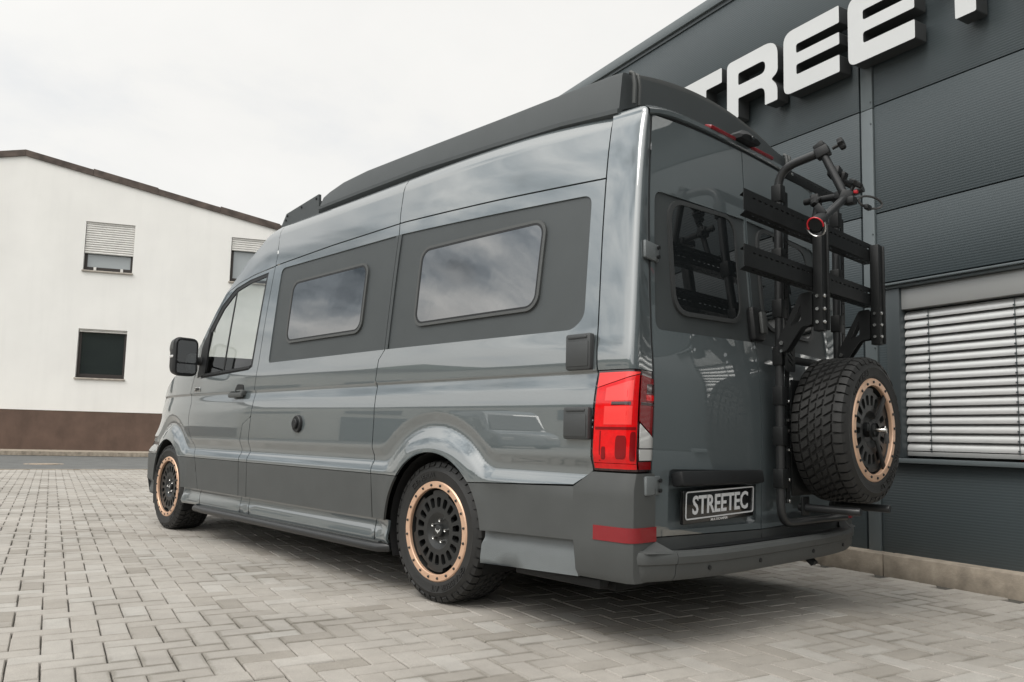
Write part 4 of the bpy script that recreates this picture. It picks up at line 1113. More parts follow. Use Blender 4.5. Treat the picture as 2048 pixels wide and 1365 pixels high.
for sg in (-1, 1):
    xs = sg*np.array([.804, .84, .875, .905, .93, .95]); 
    # wrap round the corner: rear sections, then side sections
    secs = [[Vector(q) for q in bump_sec(x)] for x in xs]
    for (xo, y0_) in ((.985, .115), (1.0, .16), (1.006, .25), (1.004, .362)):
        s0 = bump_sec(sg*.95); q = []
        for k, (x, y, z) in enumerate(s0):
            ins = (y-s0[5][1]); q.append(Vector((sg*(xo-max(ins, 0)*.9), y0_+(0 if ins < .02 else 0), z)))
        secs.append(q)
    b = B(); loft(b, secs); c = b.obj('bumper_corner', 'trim', van, True, 40)
    # upper corner block below the lamp
    b = B(); secs = []
    for z, ins in ((.272, .012), (.30, 0), (.43, 0), (.60, 0), (.632, 0), (.696, .016)):
        q = []
        for y in (.388-(0 if z < .63 else (z-.632)*1.35)-(.022*max(0, (.43-z)/.16)), .30, .22, .15): q.append(Vector((sg*(side(y, .63 if z > .6 else max(z, .44))[0]+.001-ins*1.2), y, z)))
        w = side(.12, .62)[0]
        q += [Vector((sg*(w-.004-ins), .122, z)), Vector((sg*(w-.022-ins), .098, z)), Vector((sg*(w-.06), .090+.3*ins, z)), Vector((sg*.852, .092+.3*ins, z)), Vector((sg*.852, .20, z)), Vector((sg*.90, .388, z))]
        secs.append(q)
    loft(b, secs); b.obj('corner_block', 'trim', c, True, 28)
    b = B(); secs = []
    for z in (.428, .486):
        q = [Vector((sg*(side(y, .45)[0]+.004), y, z)) for y in (.278, .22, .15)]
        w = side(.12, .62)[0]; q += [Vector((sg*(w+.0), .120, z)), Vector((sg*(w-.022), .094, z)), Vector((sg*(w-.06), .0865, z)), Vector((sg*.850, .0875, z)), Vector((sg*.850, .11, z)), Vector((sg*.92, .16, z)), Vector((sg*.93, .278, z))]
        secs.append(q)
    loft(b, secs); b.obj('rear_reflector', 'reflector', c, True, 40)
    # sloping fin from block to step
    b = B()
    q0 = [Vector((sg*.990, .16, .40)), Vector((sg*.965, .105, .40)), Vector((sg*.853, .088, .428)), Vector((sg*.853, .12, .428))]
    q1 = [Vector((sg*.965, .10, .385)), Vector((sg*.93, .055, .388)), Vector((sg*.80, .02, .384)), Vector((sg*.80, .08, .384))]
    loft(b, [q0, q1]); b.obj('step_fin', 'trim', c, True, 40)
# under-body bits
b = B().box((0, .35, .24), (1.7, .12, .08), None, .01); b.box((-.55, 1.0, .3), (.1, 1.8, .1)); b.box((.55, 1.0, .3), (.1, 1.8, .1)); b.cyl((-.75, RH, .35), (.75, RH, .35), .06, 12); b.box((0, 3.2, .27), (1.2, 2.4, .06)); b.obj('chassis', 'liner', van)
b = B().box((-.90, .56, .235), (.06, .5, .04), None, .005); b.obj('skirt_rail', 'black_plastic', van)
b = B(); b.tube([(.34, .13, .30), (.34, .07, .285), (.34, .04, .262), (.34, .02, .245), (.37, .02, .245), (.37, .05, .27)], .014, 8); b.obj('tow_eye', 'black_metal', van)
# ---------------------------------------------------------------- side details
b = B()
for sg in (-1, 1):
    b = B(); path = [(sg*.93, 4.30, .236), (sg*.985, 4.36, .228), (sg*1.015, 4.30, .226), (sg*1.02, 4.1, .225), (sg*1.02, 1.95, .220), (sg*1.015, 1.80, .220), (sg*.985, 1.745, .222), (sg*.93, 1.77, .23)]
    b.tube(path, .024, 14)
    st = b.obj('side_step', 'tube_metal', van)
    b = B().box((sg*.995, 3.03, .2475), (.03, 2.45, .006)); b.obj('step_flange', 'steel' if False else 'trim', st)
# door handle
def sidept(y, t, off=0.):
    p, n = SL(y, t); return p+n*off
hdl = panel('handle_dish', 'black_plastic', sides[True, 'door'], SL, rpoly([(3.60, 1.16), (3.70, 1.165), (3.74, 1.12), (3.70, 1.06), (3.60, 1.06), (3.59, 1.11)], .02), su=.03, sv=.03, off=.004)
b = B(); b.box(sidept(3.68, 1.112, .035), (.026, .22, .036), None, .010); b.box(sidept(3.775, 1.112, .014), (.03, .03, .030), None, .006); b.box(sidept(3.585, 1.112, .016), (.036, .035, .034), None, .006)
b.obj('door_handle', 'trim', sides[True, 'door'])
b = B(); q = sidept(3.587, 1.112, .03); b.cyl(q, q+Vector((-.006, 0, 0)), .010, 14); b.obj('lock_cylinder', 'steel', sides[True, 'door'])
# badge
b = B(); b.box(sidept(4.43, 1.148, .003), (.006, .11, .036), None, .002); bd = b.obj('badge', 'steel', sides[True, 'door'])
b = B()
for k in range(4): b.box(sidept(4.40+.02*k, 1.148, .0065), (.002, .010, .022))
b.obj('badge_print', 'black_plastic', sides[True, 'door'], False)
# round outlet on the side panel
q, n = SL(2.745, .881); R0 = n.to_track_quat('Z', 'Y').to_matrix().to_4x4(); R0.translation = q
b = B().lathe([(.001, .034), (.026, .034), (.031, .030), (.031, .018), (.047, .018), (.054, .014), (.056, 0)], 28); so_ = b.obj('round_outlet', 'black_plastic', van, True, 35, R0)
b = B().lathe([(.045, .019), (.049, .0195), (.052, .017), (.053, .012)], 28); b.obj('outlet_ring', 'tube_metal', so_)
# sockets near the rear edge
for za, zb in ((1.115, 1.268), (.826, .960)):
    yc = .372 if za > 1 else .362; zc = (za+zb)/2; p0, n0 = SL(yc, zc)
    R1 = Matrix((Vector((0, -1, 0)), Vector((0, 0, 1)), Vector((-1, 0, 0)))).transposed().to_4x4(); R1.translation = Vector((p0.x+.008, yc, zc))
    b = B(); b.box((0, 0, .018), (.140, zb-za, .034), None, .010); s_ = b.obj('side_socket', 'socket', van, True, 40, R1)
    b = B(); b.box((0, (zb-za)*.40, .037), (.105, .010, .004), None, .0015); b.box((0, -.01, .0365), (.120, (zb-za)*.68, .003), None, .001); b.obj('socket_lid', 'socket', s_)
# mirrors
for sg in (-1, 1):
    Mx = Matrix.Translation((sg*1.125, 4.45, 1.395)) @ Matrix.Rotation(rad(-6*sg), 4, 'Z')
    b = B(); secs = []
    for yy, sc in ((-.062, .95), (-.055, 1.0), (-.02, 1.0), (.03, .93), (.075, .74), (.10, .42)):
        ol = rrect(-.094*sc, .094*sc, -.150*sc, .150*sc, .05*sc, 5); secs.append([Vector((x, yy, z)) for x, z in ol])
    loft(b, secs); mi = b.obj('wing_mirror', 'black_plastic', van, True, 40, Mx)
    b = B(); 
    for z0, z1 in ((-.045, .128), (-.128, -.056)):
        ol = rpoly([(-.076, z0), (.076, z0), (.076, z1), (-.076, z1)], [.02, .02, .03 if z1 > 0 else .01, .03 if z1 > 0 else .01], 4); k = len(ol)
        b.add([(x, -.0635, z) for x, z in ol], [tuple(range(k))])
    b.obj('mirror_glass', 'mirror_glass', mi, False)
    b = B(); secs = []
    for yy, sc in ((-.03, 1.012), (.03, .95), (.078, .76), (.104, .43)):
        ol = rrect(-.094*sc, .094*sc, .02, .152*sc, .05*sc, 5); secs.append([Vector((x-.002, yy+.001, z)) for x, z in ol])
    loft(b, secs); b.obj('mirror_cap', 'trim', mi, True, 40)
    b = B().box((sg*.082 , .0, -.0), (.03, .06, .022), None, .006); b.obj('indicator_lens', 'lamp_clear', mi)
    b = B(); b.tube([(sg*1.06, 4.46, 1.38), (sg*1.0, 4.455, 1.375), (sg*.94, 4.44, 1.37)], [.035, .032, .05], 12); b.obj('mirror_arm', 'black_plastic', mi, True, 40, Mx.inverted())
# black triangle at the mirror foot
panel('mirror_base', 'black_plastic', sides[True, 'door'], SL, [(4.33, 1.262), (4.465, 1.242), (4.455, 1.49), (4.36, 1.61), (4.325, 1.60)], su=.05, sv=.05, off=.005)
# pop-top roof
b = B(); secs = []
XB, XT = .79, .765
prof_top = [(3.01, 2.474), (2.93, 2.496), (2.75, 2.525), (2.46, 2.538), (1.83, 2.530), (1.2, 2.518), (.70, 2.512), (.40, 2.506), (.352, 2.500)]
prof_bot = [(3.0, 2.386), (1.93, 2.392), (1.18, 2.362), (.68, 2.338), (.36, 2.305)]
for y, zt in prof_top:
    zb = float(np.interp(y, [q[0] for q in prof_bot[::-1]], [q[1] for q in prof_bot[::-1]]))
    r = .018; zb -= .012; q = [(.66, zb-.10), (XB-.06, zb-.05), (XB+.004, zb-.004), (XB+.012, zb), (XB+.012, zb+.020), (XB, zb+.024), (XT+.004, zt-r), (XT-.001, zt-r*.35), (XT-r*.9, zt), (XT-.1, zt+.006), (.45, zt+.040), (.2, zt+.072), (0, zt+.080)]
    half = [Vector((-x, y, z)) for x, z in q]; secs.append(half+[Vector((-v.x, v.y, v.z)) for v in half[::-1][1:]])
loft(b, secs); pt = b.obj('pop_top_roof', 'matte_panel', van, True, 30)
# rear end of the pop top: arched end board set back, folds at both ends
b = B(); xs = np.linspace(-.68, .68, 25); vs = []
for x in xs:
    zt = 2.520+.095*(1-(x/.70)**2)
    vs += [(x, .400, 2.318), (x, .372, zt-.02), (x, .375, zt), (x, .42, zt+.004)]
b.add(vs, [(i*4+j, i*4+j+1, (i+1)*4+j+1, (i+1)*4+j) for i in range(24) for j in range(3)]); b.obj('pop_top_end_board', 'trim', pt, True, 50)
for sg in (-1, 1):
    for k, xx in enumerate((.735, .700)):
        b = B(); b.tube([(sg*xx, .335, 2.50), (sg*(xx-.004), .318, 2.49), (sg*(xx-.006), .312, 2.44), (sg*(xx-.010), .318, 2.35)], .010, 8); b.obj('end_fold', 'trim', pt)
b = B(); b.tube([(-.785, .36, 2.298), (-.785, 1.0, 2.345), (-.785, 1.93, 2.384), (-.785, 2.98, 2.38)], .008, 8); b.obj('pop_top_seal', 'black_plastic', pt)
# front roof-rack cheek plates
for sg in (-1, 1):
    b = B(); P = [(3.66, 2.30), (3.53, 2.45), (3.06, 2.502), (3.045, 2.34)]
    vs = [(sg*.775, y, z) for y, z in P]+[(sg*.755, y, z) for y, z in P]
    b.add(vs, [(0, 1, 2, 3), (7, 6, 5, 4), (0, 1, 5, 4), (1, 2, 6, 5), (2, 3, 7, 6), (3, 0, 4, 7)])
    c = b.obj('roof_rack_cheek', 'matte_panel', van, False); b = B()
    for y, z in ((3.51, 2.43), (3.53, 2.40), (3.30, 2.455), (3.09, 2.475)): b.cyl((sg*.775, y, z), (sg*.781, y, z), .008, 10)
    b.obj('cheek_bolt', 'black_metal', c)
b = B(); b.tube([(-.76, 3.50, 2.44), (.76, 3.50, 2.44)], .012, 8); b.tube([(-.76, 3.10, 2.46), (.76, 3.10, 2.46)], .012, 8); b.obj('roof_rack_bar', 'matte_panel', van)

# ---------------------------------------------------------------- wheels
def build_wheel(root, make):
    """axis local +Z outwards, origin in the outer sidewall plane; make(name, B, mat, parent)"""
    rnd = random.Random(5)
    rim = B().lathe([(.236, -.012), (.228, -.004), (.218, -.012), (.213, -.03), (.207, -.07), (.200, -.12), (.200, -.2), (.235, -.235), (.242, -.25)], 56)
    rim.lathe([(.09, -.14), (.16, -.13), (.203, -.15)], 40)
    wheel = make('rim', rim, 'rim_black', root)
    # tyre carcass
    T = B(); half = [(.238, -.022), (.243, -.006), (.252, .001), (.266, .004), (.292, .0055), (.300, .008), (.303, .0055), (.314, .002), (.327, -.008), (.336, -.022), (.3405, -.045), (.342, -.09), (.3425, -.1275)]
    prof = half+[(r, -.255-z) for r, z in half[::-1][1:]]
    T.lathe(prof, 96)
    def blk(a0, a1, z0, z1, sk, r0, r1, tap=.004):
        # tread block between angles, skewed by sk across z
        vs = []
        for (r, t) in ((r0, 0), (r1, tap)):
            for (a, z, s) in ((a0, z0, 0), (a1, z0, 0), (a1, z1, sk), (a0, z1, sk)):
                aa = a+s+(t/.35 if a == a0 else -t/.35); zz = z-(t if z == z0 else -t)*1.0 if z0 > z1 else z
                vs.append((r*math.cos(aa), r*math.sin(aa), zz))
        T.add(vs, [(4, 5, 6, 7), (0, 1, 5, 4), (1, 2, 6, 5), (2, 3, 7, 6), (3, 0, 4, 7)])
    n = 46; st = 2*math.pi/n; RO = .3525
    for k in range(n):
        a = k*st; j = rnd.uniform(-.05, .05)*st
        for sd, zc in ((1, 0), (-1, -.255)):
            Z = lambda z: z if sd > 0 else -.255-z
            long = k % 2
            # shoulder lug: tread part and sidewall part
            T.add([(r*math.cos(q), r*math.sin(q), Z(z)) for r, z, q in (
                (.3525, -.046, a+.10*st), (.3525, -.046, a+.80*st), (.3515, -.026, a+.84*st), (.3515, -.026, a+.06*st),
                (.344, -.0085, a+.88*st), (.344, -.0085, a+.02*st), (.328-.010*long, .0005 + .002*long, a+.80*st), (.328-.010*long, .0005+.002*long, a+.10*st),
                (.339, -.046, a+.08*st), (.339, -.046, a+.82*st), (.322-.010*long, -.006, a+.80*st), (.322-.010*long, -.006, a+.10*st))],
                [(0, 1, 2, 3), (3, 2, 4, 5), (5, 4, 6, 7), (0, 3, 8), (3, 5, 7, 8), (7, 11, 8), (1, 9, 2), (2, 9, 6, 4), (6, 9, 10), (0, 8, 9, 1), (6, 10, 11, 7)])
        # three staggered inner rows with chevron skew
        blk(a+.02*st+j, a+.84*st+j, -.052, -.094, .46*st, .338, RO)
        blk(a+.50*st-j, a+1.18*st-j, -.099, -.128, .35*st, .338, RO)
        blk(a+.95*st+j, a+1.62*st+j, -.131, -.160, .35*st, .338, RO)
        blk(a+.42*st-j, a+1.22*st-j, -.164, -.204, .46*st, .338, RO)
    ty = make('tyre', T, 'rubber', root, 28)
    # sidewall lettering
    for txt, ac, span in (('GENERAL', 112, 44), ('GRABBER AT', -62, 62)):
        L = B(); v, f, _ = text_poly(txt, .015); N0 = len(v); vs = []
        for h in (0.0015, .0058):
            for a_, c_ in v:
                q = rad(ac+span/2-span*a_); r = .266+.026*c_; z = np.interp(r, [.262, .292], [.0035, .0055])+h-.0015
                vs.append((r*math.cos(q), r*math.sin(q), z))
        cnt = {(q[i], q[(i+1) % len(q)]) for q in f for i in range(len(q))}
        L.add(vs, [tuple(i+N0 for i in q) for q in f]+[(a_, c_, c_+N0, a_+N0) for a_, c_ in cnt if (c_, a_) not in cnt])
        make('tyre_lettering', L, 'rubber', root, 20, None, txt)
    # bead ring with bolts
    ring = B().lathe([(.2125, -.014), (.2125, .000), (.2155, .0045), (.243, .0045), (.2485, -.001), (.2485, -.014)], 72)
    make('bead_ring', ring, 'copper', root, 25)
    bo = B().tube([(0, 0, .003), (0, 0, .0085), (0, 0, .0105)], [.0066, .0066, .0048], 10)
    for k in range(20):
        a = 2*math.pi*(k+.5)/20; make('ring_bolt', bo, 'rim_black', root, 35, (math.cos(a)*.2295, math.sin(a)*.2295, 0))
    # slotted disc
    ol = []
    for k in range(6):
        a = rad(60*k+8)
        for (d, r) in ((0, .202), (9, .203), (18, .203), (27, .203), (35, .202), (37, .186), (48, .186), (58, .186)):
            ol.append((r*math.cos(a+rad(d)), r*math.sin(a+rad(d))))
    hs = []
    for k in range(18):
        a = rad(20*k+10); q = []
        for (d, r) in ((-4.6, .118), (4.6, .118), (6.2, .128), (6.0, .162), (3.5, .168), (0, .169), (-3.5, .168), (-6.0, .162), (-6.2, .128)):
            q.append((r*math.cos(a+rad(d)), r*math.sin(a+rad(d))))
        hs.append(q)
    hs.append([(.092*math.cos(rad(10*k)), .092*math.sin(rad(10*k))) for k in range(36)])
    vv, ff, loops = tri2d(ol, hs, 20., 20.); D = B()
    D.add([(x, y, -.018) for x, y in vv], [tuple(f) for f in ff])
    for l in loops:
        m_ = len(l); D.add([(*vv[i], -.018) for i in l]+[(*vv[i], -.040) for i in l], [(k, (k+1) % m_, m_+(k+1) % m_, m_+k) for k in range(m_)])
    make('slotted_disc', D, 'rim_black', root, 25)
    hub = B().lathe([(.0925, -.018), (.088, -.019), (.070, -.036), (.060, -.038), (.030, -.038)], 48); make('hub_dish', hub, 'rim_black', root)
    cap = B().lathe([(.001, -.016), (.024, -.016), (.029, -.018), (.031, -.024), (.031, -.04)], 32); cp = make('hub_cap', cap, 'rim_black', root)
    lg = B()     # W-shaped cap emblem
    P = [(-.018, .010), (-.010, -.004), (-.004, .004), (0, -.012), (.004, .004), (.010, -.004), (.018, .010)]
    for p, q in zip(P[:-1], P[1:]):
        d = Vector((q[0]-p[0], q[1]-p[1])); n_ = Vector((-d.y, d.x)).normalized()*.0016
        lg.add([(p[0]+n_.x, p[1]+n_.y, -.0152), (p[0]-n_.x, p[1]-n_.y, -.0152), (q[0]-n_.x, q[1]-n_.y, -.0152), (q[0]+n_.x, q[1]+n_.y, -.0152)], [(0, 1, 2, 3)])
    make('cap_emblem', lg, 'white_print', root)
    nut = B().lathe([(.0045, -.022), (.0075, -.018), (.0085, -.020), (.0085, -.040)], 12)
    for k in range(5):
        a = rad(72*k+80); make('lug_nut', nut, 'steel', root, 35, (.054*math.cos(a), .054*math.sin(a), 0))
MESHC = {}
def maker(name, b, m, parent, auto=35, loc=None, var=''):
    if name+var not in MESHC:
        o = b.obj(name, m, parent, True, auto); MESHC[name+var] = o.data
    else:
        o = bpy.data.objects.new(name, MESHC[name+var]); COL.objects.link(o); o.parent = parent
    if loc: o.location = loc
    return o
def wheel_at(parent, M_, spin, part=True):
    if part:
        w = empty('wheel'); w.parent = parent
    else: w = parent
    w.matrix_local = M_ @ Matrix.Rotation(rad(spin), 4, 'Z')
    build_wheel(w, maker)
    return w
for hy, sp in ((RH, 0), (FH, 25)):
    wheel_at(van, Matrix.Translation((-.985, hy, .350)) @ Matrix(((0, 0, -1, 0), (-1, 0, 0, 0), (0, 1, 0, 0), (0, 0, 0, 1))), sp)
    wheel_at(van, Matrix.Translation((.985, hy, .350)) @ Matrix(((0, 0, 1, 0), (1, 0, 0, 0), (0, 1, 0, 0), (0, 0, 0, 1))), sp+40)
# ================================================================ rear carrier frame on the right door
rc = empty('rear_carrier', (.35, -.02, .44)); rc0 = Vector(rc.location)
tag(rc, 'black tubular carrier frame with slotted cross rails bolted to the rear door', 'carrier')
_RC = Matrix.Translation(-rc0)
def cpart(name, b, m='black_metal', auto=35, parent=None):
    return b.obj(name, m, parent or rc, True, auto, _RC if parent is None else None)
def bend(pts, r, n=6):
    """polyline with rounded corners"""
    out = [Vector(pts[0])]
    for i in range(1, len(pts)-1):
        p = Vector(pts[i]); a = (Vector(pts[i-1])-p); c = (Vector(pts[i+1])-p); d = min(r, a.length*.49, c.length*.49)
        A = p+a.normalized()*d; C = p+c.normalized()*d
        out += [(1-k/n)**2*A+2*(k/n)*(1-k/n)*p+(k/n)**2*C for k in range(n+1)]
    out.append(Vector(pts[-1])); return out
TX0, TX1, TY = .035, .665, .022
b = B().tube(bend([(TX0, -.21, 2.20), (TX0, TY, 2.165), (TX0, TY, .452), (.745, TY, .452), (.745, .10, .452)], .10, 8), .0205, 14); cpart('frame_tube', b, 'tube_metal')
b = B().tube(bend([(TX1, -.13, 2.19), (TX1, TY, 2.165), (TX1, TY, .60), (TX1, .10, .56)], .10, 8), .0205, 14); cpart('frame_tube', b, 'tube_metal')
for x, sg in ((TX0, 1), (TX1, 1)):
    for z0, z1 in ((2.0, 2.085), (1.69, 1.77), (1.43, 1.52), (1.20, 1.29), (1.01, 1.10), (.82, .91), (.62, .71)):
        b = B().box((x, TY, (z0+z1)/2), (.052, .052, z1-z0), None, .006); cl = cpart('tube_collar', b)
    # perforated strip beside the tube
    ol = [(x+.030, .55), (x+.066, .55), (x+.066, 2.06), (x+.030, 2.06)]
    hs = [[(x+.048+.006*math.cos(k*math.pi/4), z+.006*math.sin(k*math.pi/4)) for k in range(8)] for z in np.arange(.60, 2.03, .055)]
    o = extrude2d('perforated_strip', 'black_metal', rc, ol, hs, lambda u, v, w: Vector((u, w, v))-rc0, .012, .007)
    b = B()
    b2 = B()
    for z in (.56, .66, .80, .89, .94, 1.03):
        b2 = B(); b2.tube([(x+.048, .012, z), (x+.048, .000, z), (x+.048, -.003, z)], [.009, .009, .006], 10); cpart('strip_bolt', b2, 'steel')
# spare-wheel backing plate, cross braces
b = B().box((.385, .018, .86), (.50, .008, .56), None, .003); cpart('backing_plate', b)
b = B().box((.35, .030, 1.24), (.60, .03, .035), None, .006); cpart('cross_brace', b)
b = B().box((.35, -.002, 2.150), (.62, .010, .052), None, .003); top = cpart('top_bar', b)
for k in range(14):
    b = B(); x = .08+k*.042
    b.cyl((x, -.006, 2.158), (x, -.010, 2.158), .004 if k not in (1, 12) else .008, 8); cpart('bar_bolt', b, 'black_plastic' if k not in (1, 12) else 'steel')
# brackets and posts
for x in (.0, .64):
    P = [(.0, 1.315), (-.03, 1.365), (-.115, 1.525), (-.172, 1.53), (-.172, 1.375), (-.12, 1.37), (-.045, 1.262), (.0, 1.25)]
    H_ = [[(-.065, 1.375), (-.118, 1.475), (-.118, 1.40)]]
    for dx in (-.024, .024):
        extrude2d('bracket_plate', 'black_metal', rc, rpoly(P, .012), [rpoly(H_[0], .01)], lambda u, v, w, x=x, dx=dx: Vector((x+dx+w, u, v))-rc0, -.0025, .0025)
    # slotted mounting plate
    xs = x+.055
    ol = rpoly([(xs-.045, 1.17), (xs+.045, 1.17), (xs+.045, 1.345), (xs-.045, 1.345)], .012)
    hs = [[(xs-.03, 1.20+k*.024+.024), (xs+.016, 1.20+k*.024-.004), (xs+.022, 1.20+k*.024+.002), (xs-.024, 1.20+k*.024+.031)] for k in range(5)]
    extrude2d('slotted_plate', 'black_metal', rc, ol, hs, lambda u, v, w: Vector((u, w, v))-rc0, -.018, -.024)
    b = B().box((x, -.198, 1.605), (.050, .046, .52), None, .004); po = cpart('post', b)
    b = B().box((x+.026, -.216, 1.605), (.012, .03, .51), None, .004); cpart('post_flange', b)
    for z in (1.505, 1.445, 1.385):
        b = B(); b.tube([(x-.012, -.220, z), (x-.012, -.227, z), (x-.012, -.230, z)], [.0095, .0095, .006], 10); b.tube([(x-.025, -.198, z), (x-.033, -.198, z)], .008, 10); cpart('post_bolt', b, 'steel')
    for z, yy in ((1.30, -.028), (1.262, -.028)):
        b = B(); b.tube([(x-.027, yy+.005, z), (x-.036, yy+.005, z)], .010 if z > 1.28 else .007, 10); cpart('bracket_bolt', b, 'steel')
# slotted rails
for z0, z1 in ((1.785, 1.875), (1.552, 1.642)):
    X0, X1 = -.60, .70; y0, y1 = -.172, -.112
    def slots(a, c, n, w_): return [[(a+(c-a)*(k+.5)/n-.013, w_-.0035), (a+(c-a)*(k+.5)/n+.013, w_-.0035), (a+(c-a)*(k+.5)/n+.013, w_+.0035), (a+(c-a)*(k+.5)/n-.013, w_+.0035)] for k in range(n)]
    ol = [(X0-.02, z0+.0), (X1, z0), (X1, z1), (X0-.02, z1)]
    r = extrude2d('cross_rail', 'black_metal', rc, ol, slots(X0+.04, X1-.02, 26, z0+.062), lambda u, v, w: Vector((u, w, v))-rc0, y0+.003, y0)
    extrude2d('rail_flange', 'black_metal', rc, [(X0, y0+.004), (X1, y0+.004), (X1, y1), (X0+.05, y1)], slots(X0+.08, X1-.02, 26, (y0+y1)/2), lambda u, v, w, z=z0: Vector((u, v, z+w))-rc0, 0, .003)
    extrude2d('rail_flange', 'black_metal', rc, [(X0, y0+.004), (X1, y0+.004), (X1, y1), (X0+.05, y1)], slots(X0+.08, X1-.02, 26, (y0+y1)/2), lambda u, v, w, z=z1: Vector((u, v, z-w))-rc0, 0, .003)
# support stubs under the spare
for x in (.235, .575):
    b = B().tube([(x, .03, .522), (x, -.20, .522), (x, -.262, .522), (x, -.268, .522)], [.019, .019, .019, .016], 16); s = cpart('support_stub', b, 'tube_metal')
    b = B().box((x, .0, .53), (.07, .012, .09), None, .004); cpart('stub_foot', b)

# ---------------------------------------------------------------- spare wheel on the carrier
sw_ = empty('spare_wheel'); tag(sw_, 'spare wheel with copper bead ring carried upright on the rear door frame', 'wheel')
SWM = Matrix.Translation((.395, -.272, .905)) @ Matrix(((1, 0, 0, 0), (0, 0, -1, 0), (0, 1, 0, 0), (0, 0, 0, 1))) @ Matrix.Rotation(rad(12), 4, 'Z')
sw_.matrix_world = SWM
SK = {k for k in ('hub_cap', 'cap_emblem', 'lug_nut')}
def maker2(name, b, m, parent, auto=35, loc=None, var=''):
    if name in SK: return None
    return maker(name, b, m, parent, auto, loc, var)
build_wheel(sw_, maker2)
b = B()
for a in (38, -70, 160):
    ca, sa = math.cos(rad(a)), math.sin(rad(a)); L = .20 if a != 160 else .06
    R3 = Matrix.Rotation(rad(a), 3, 'Z'); b.box((ca*L/2, sa*L/2, -.004), (L+.03, .036, .008), R3, .003)
b.lathe([(.001, .002), (.05, .002), (.052, -.006)], 28)
b.obj('wheel_retainer', 'black_metal', sw_)
b = B().lathe([(.034, .01), (.036, -.05)], 24); b.obj('retainer_sleeve', 'black_metal', sw_)
b = B().tube([(0, 0, .0), (0, 0, .05), (0, 0, .055)], [.009, .009, .006], 12); b.obj('lock_bolt', 'steel', sw_)
b = B().tube([(.004, .0, .045), (.016, .012, .045), (.026, 0, .045), (.026, -.02, .045)], .004, 8); b.obj('lock_shackle', 'steel', sw_)
b = B().box((.02, -.045, .045), (.022, .05, .018), None, .005); b.obj('padlock', 'strap', sw_)

# ---------------------------------------------------------------- bicycle holder on top of the carrier
bh = empty('bicycle_holder', (.05, -.22, 2.1)); bh0 = Vector(bh.location); _BH = Matrix.Translation(-bh0)
tag(bh, 'black bicycle carrier arms with knobs and red-edged clamp above the spare wheel', 'bicycle carrier')
def hpart(name, b, m='black_plastic', auto=35): return b.obj(name, m, bh, True, auto, _BH)
C1 = Vector((.032, -.205, 2.195)); A1 = Vector((.05, -.302, 1.962)); A2 = Vector((-.195, -.292, 1.80))
b = B().tube([C1+Vector((0, 0, .0)), C1.lerp(A1, .5), A1], .0185, 14); hpart('arm_tube', b, 'tube_metal')
b = B().tube([A1, A2], .0185, 14); hpart('arm_tube', b, 'tube_metal')
def knob(c, ax, r=.026, h=.026):
    ax = Vector(ax).normalized(); q = ax.to_track_quat('Z', 'Y').to_matrix().to_4x4(); q.translation = Vector(c)
    prof = []
    n = 30
    for k in range(n):
        a = 2*math.pi*k/n; rr = r*(1+.16*math.cos(6*a)); prof.append((rr*math.cos(a), rr*math.sin(a)))
    b = B(); loft(b, [[q @ Vector((x*s, y*s, z)) for x, y in prof] for z, s in ((0, .85), (h*.2, 1), (h*.8, 1), (h, .8))])
    b.cyl(q @ Vector((0, 0, -.03)), q @ Vector((0, 0, 0)), .008, 10)
    return hpart('knob', b)
b = B().box(C1+Vector((0, .0, .0)), (.055, .065, .05), Euler((rad(-20), 0, rad(10))), .008); b.box(C1+Vector((0, .012, .030)), (.05, .05, .03), Euler((rad(-30), 0, 0)), .006); hpart('clamp', b)
knob(C1+Vector((.01, -.072, .02)), (.15, -1, .35))
b = B().box(A1, (.062, .055, .060), Euler((rad(20), 0, rad(25))), .010); b.box(A1+Vector((.0, -.02, -.02)), (.05, .05, .035), None, .008); hpart('clamp', b)
knob(A1+Vector((.01, -.035, .050)), (.05, -.55, .8), .029, .024)
b = B().box(A1+Vector((.016, -.040, .022)), (.018, .018, .016), None, .004); hpart('red_pin', b, 'red_plastic')
# second arm, dark, with its own clamp
D1 = Vector((.17, -.20, 2.135)); b = B().tube([C1+Vector((.02, 0, -.01)), D1], .014, 12); hpart('arm_tube', b)
b = B().box(D1, (.05, .06, .045), Euler((0, rad(20), 0)), .008); b.box(D1+Vector((.03, -.02, -.02)), (.045, .045, .05), Euler((rad(20), 0, 0)), .010); b.cyl(D1+Vector((.02, -.02, -.04)), D1+Vector((.09, -.045, -.055)), .016, 12); hpart('clamp', b)
# cross stub with lower leg
b = B().tube([(.115, -.075, 2.0), (.085, -.29, 1.985)], .016, 12); hpart('cross_stub', b)
b = B().box((.105, -.135, 1.993), (.05, .045, .058), None, .010); hpart('clamp', b); knob(Vector((.085, -.14, 1.993)), (-1, -.2, .1), .025, .016)
b = B().tube([(.105, -.14, 1.97), (.105, -.12, 1.87)], .015, 12); hpart('stub_leg', b)
b = B().box((.12, -.26, 1.985), (.13, .03, .035), None, .005); hpart('stub_bracket', b)
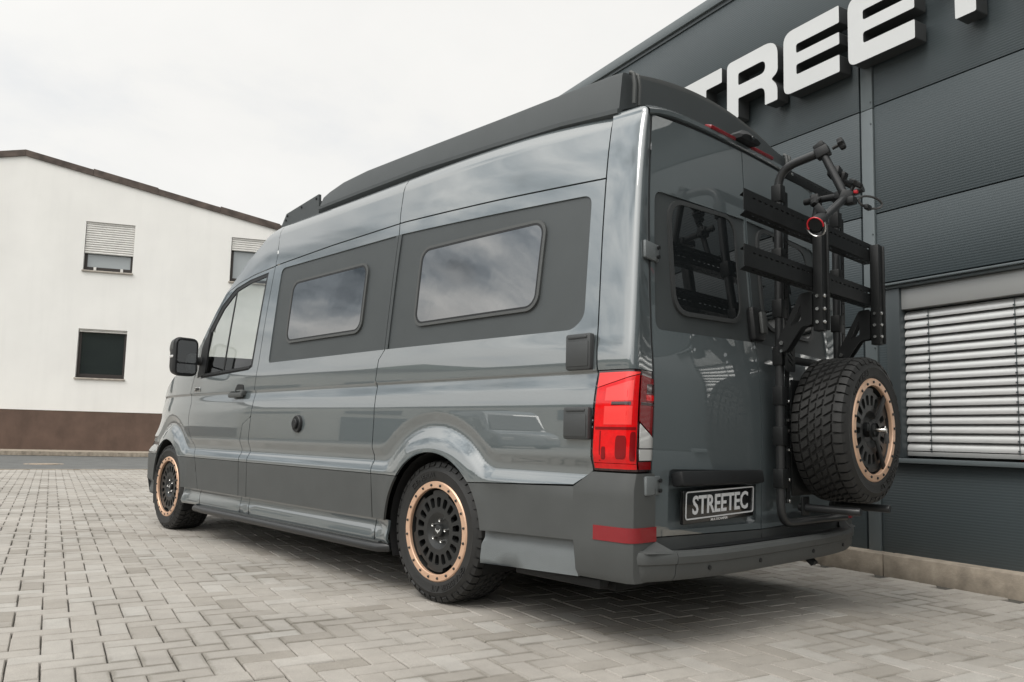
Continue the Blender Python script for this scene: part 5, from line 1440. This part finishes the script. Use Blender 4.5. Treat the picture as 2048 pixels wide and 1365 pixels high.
# frame cup with red rubber edge and strap
q = (A2-A1).normalized(); side_v = Vector((q.y, -q.x, 0)).normalized()
b = B().tube([A2-q*.045, A2-q*.01, A2+q*.045], [.022, .034, .036], 16, False); b.tube([A2+q*.045, A2+q*.043], [.031, .0305], 16); hpart('frame_cup', b)
b = B(); up_ = Vector((0, 0, 1)); e1 = q.cross(up_).normalized(); e2 = e1.cross(q).normalized()
b.tube([A2+q*.046+(e1*math.cos(rad(a))+e2*math.sin(rad(a)))*.0355 for a in range(-20, 201, 20)], .0035, 6); hpart('red_edge', b, 'red_plastic')
b = B(); b.tube([A2+q*.044+(e1*math.cos(rad(a))*.044+e2*math.sin(rad(a))*.052) for a in range(175, 366, 15)], .004, 6); hpart('strap', b, 'steel')
b = B(); b.tube([A1+Vector((.03+.07-.07*math.cos(rad(a)), -.045-.05*math.sin(rad(a))*0-.05*(1-math.cos(rad(a)))*.5, -.015+.028*math.sin(rad(a)))) for a in range(0, 361, 20)], .0055, 6, False); hpart('strap', b, 'strap')
b = B().box(A1+Vector((.07, -.07, -.045)), (.05, .02, .022), None, .004); hpart('strap_buckle', b)
b = B(); b.tube([A2+Vector((.05, -.0, .02))+Vector((.02*math.cos(rad(a)), 0, .012*math.sin(rad(a)))) for a in range(0, 361, 30)], .0025, 6, False); hpart('wire_ring', b, 'steel')
b = B(); b.box(A2+Vector((.03, .01, .06)), (.012, .03, .06), Euler((rad(-35), 0, 0)), .003); hpart('lever', b)

# ================================================================ dark van parked opposite (mirrored in the side)
pk = empty('parked_van', (-15.5, 17.0, 0), (0, 0, rad(200))); tag(pk, 'dark panel van parked opposite, mirrored in the camper side', 'van')
prof = [(0, .35), (0, 2.3), (.25, 2.45), (4.0, 2.45), (4.45, 2.25), (5.0, 1.45), (5.8, 1.2), (5.95, .9), (5.95, .35)]
b = B(); secs = []
for x, s in ((-.98, .93), (-.9, 1), (.9, 1), (.98, .93)):
    secs.append([Vector((x, (y-3)*(1 if s == 1 else .985), .35+(z-.35)*s)) for y, z in prof])
loft(b, secs); b.obj('body', 'paint', pk, True, 40)
for sg in (-1, 1):
    b = B(); b.add([(sg*.992, y, z) for y, z in ((.7, 1.35), (1.75, 1.35), (1.2, 2.0), (.75, 2.05))], [(0, 1, 2, 3)]); b.obj('cab_window', 'glass', pk, False)
    for y in (-1.65, 2.0):
        w_ = B().tube([(sg*.70, y, .36), (sg*.96, y, .36), (sg*1.0, y, .36), (sg*1.0, y, .36)], [.36, .36, .32, .01], 28); w_.obj('wheel', 'rubber', pk)
    b = B().box((sg*.72, 2.94, .95), (.4, .06, .18), None, .03); b.obj('headlight', 'lamp_clear', pk)
b = B(); b.add([(x, y, z) for x, y, z in ((-.8, 1.47, 2.22), (.8, 1.47, 2.22), (.86, 2.06, 1.47), (-.86, 2.06, 1.47))], [(0, 1, 2, 3)]); b.obj('windscreen', 'glass', pk, False)
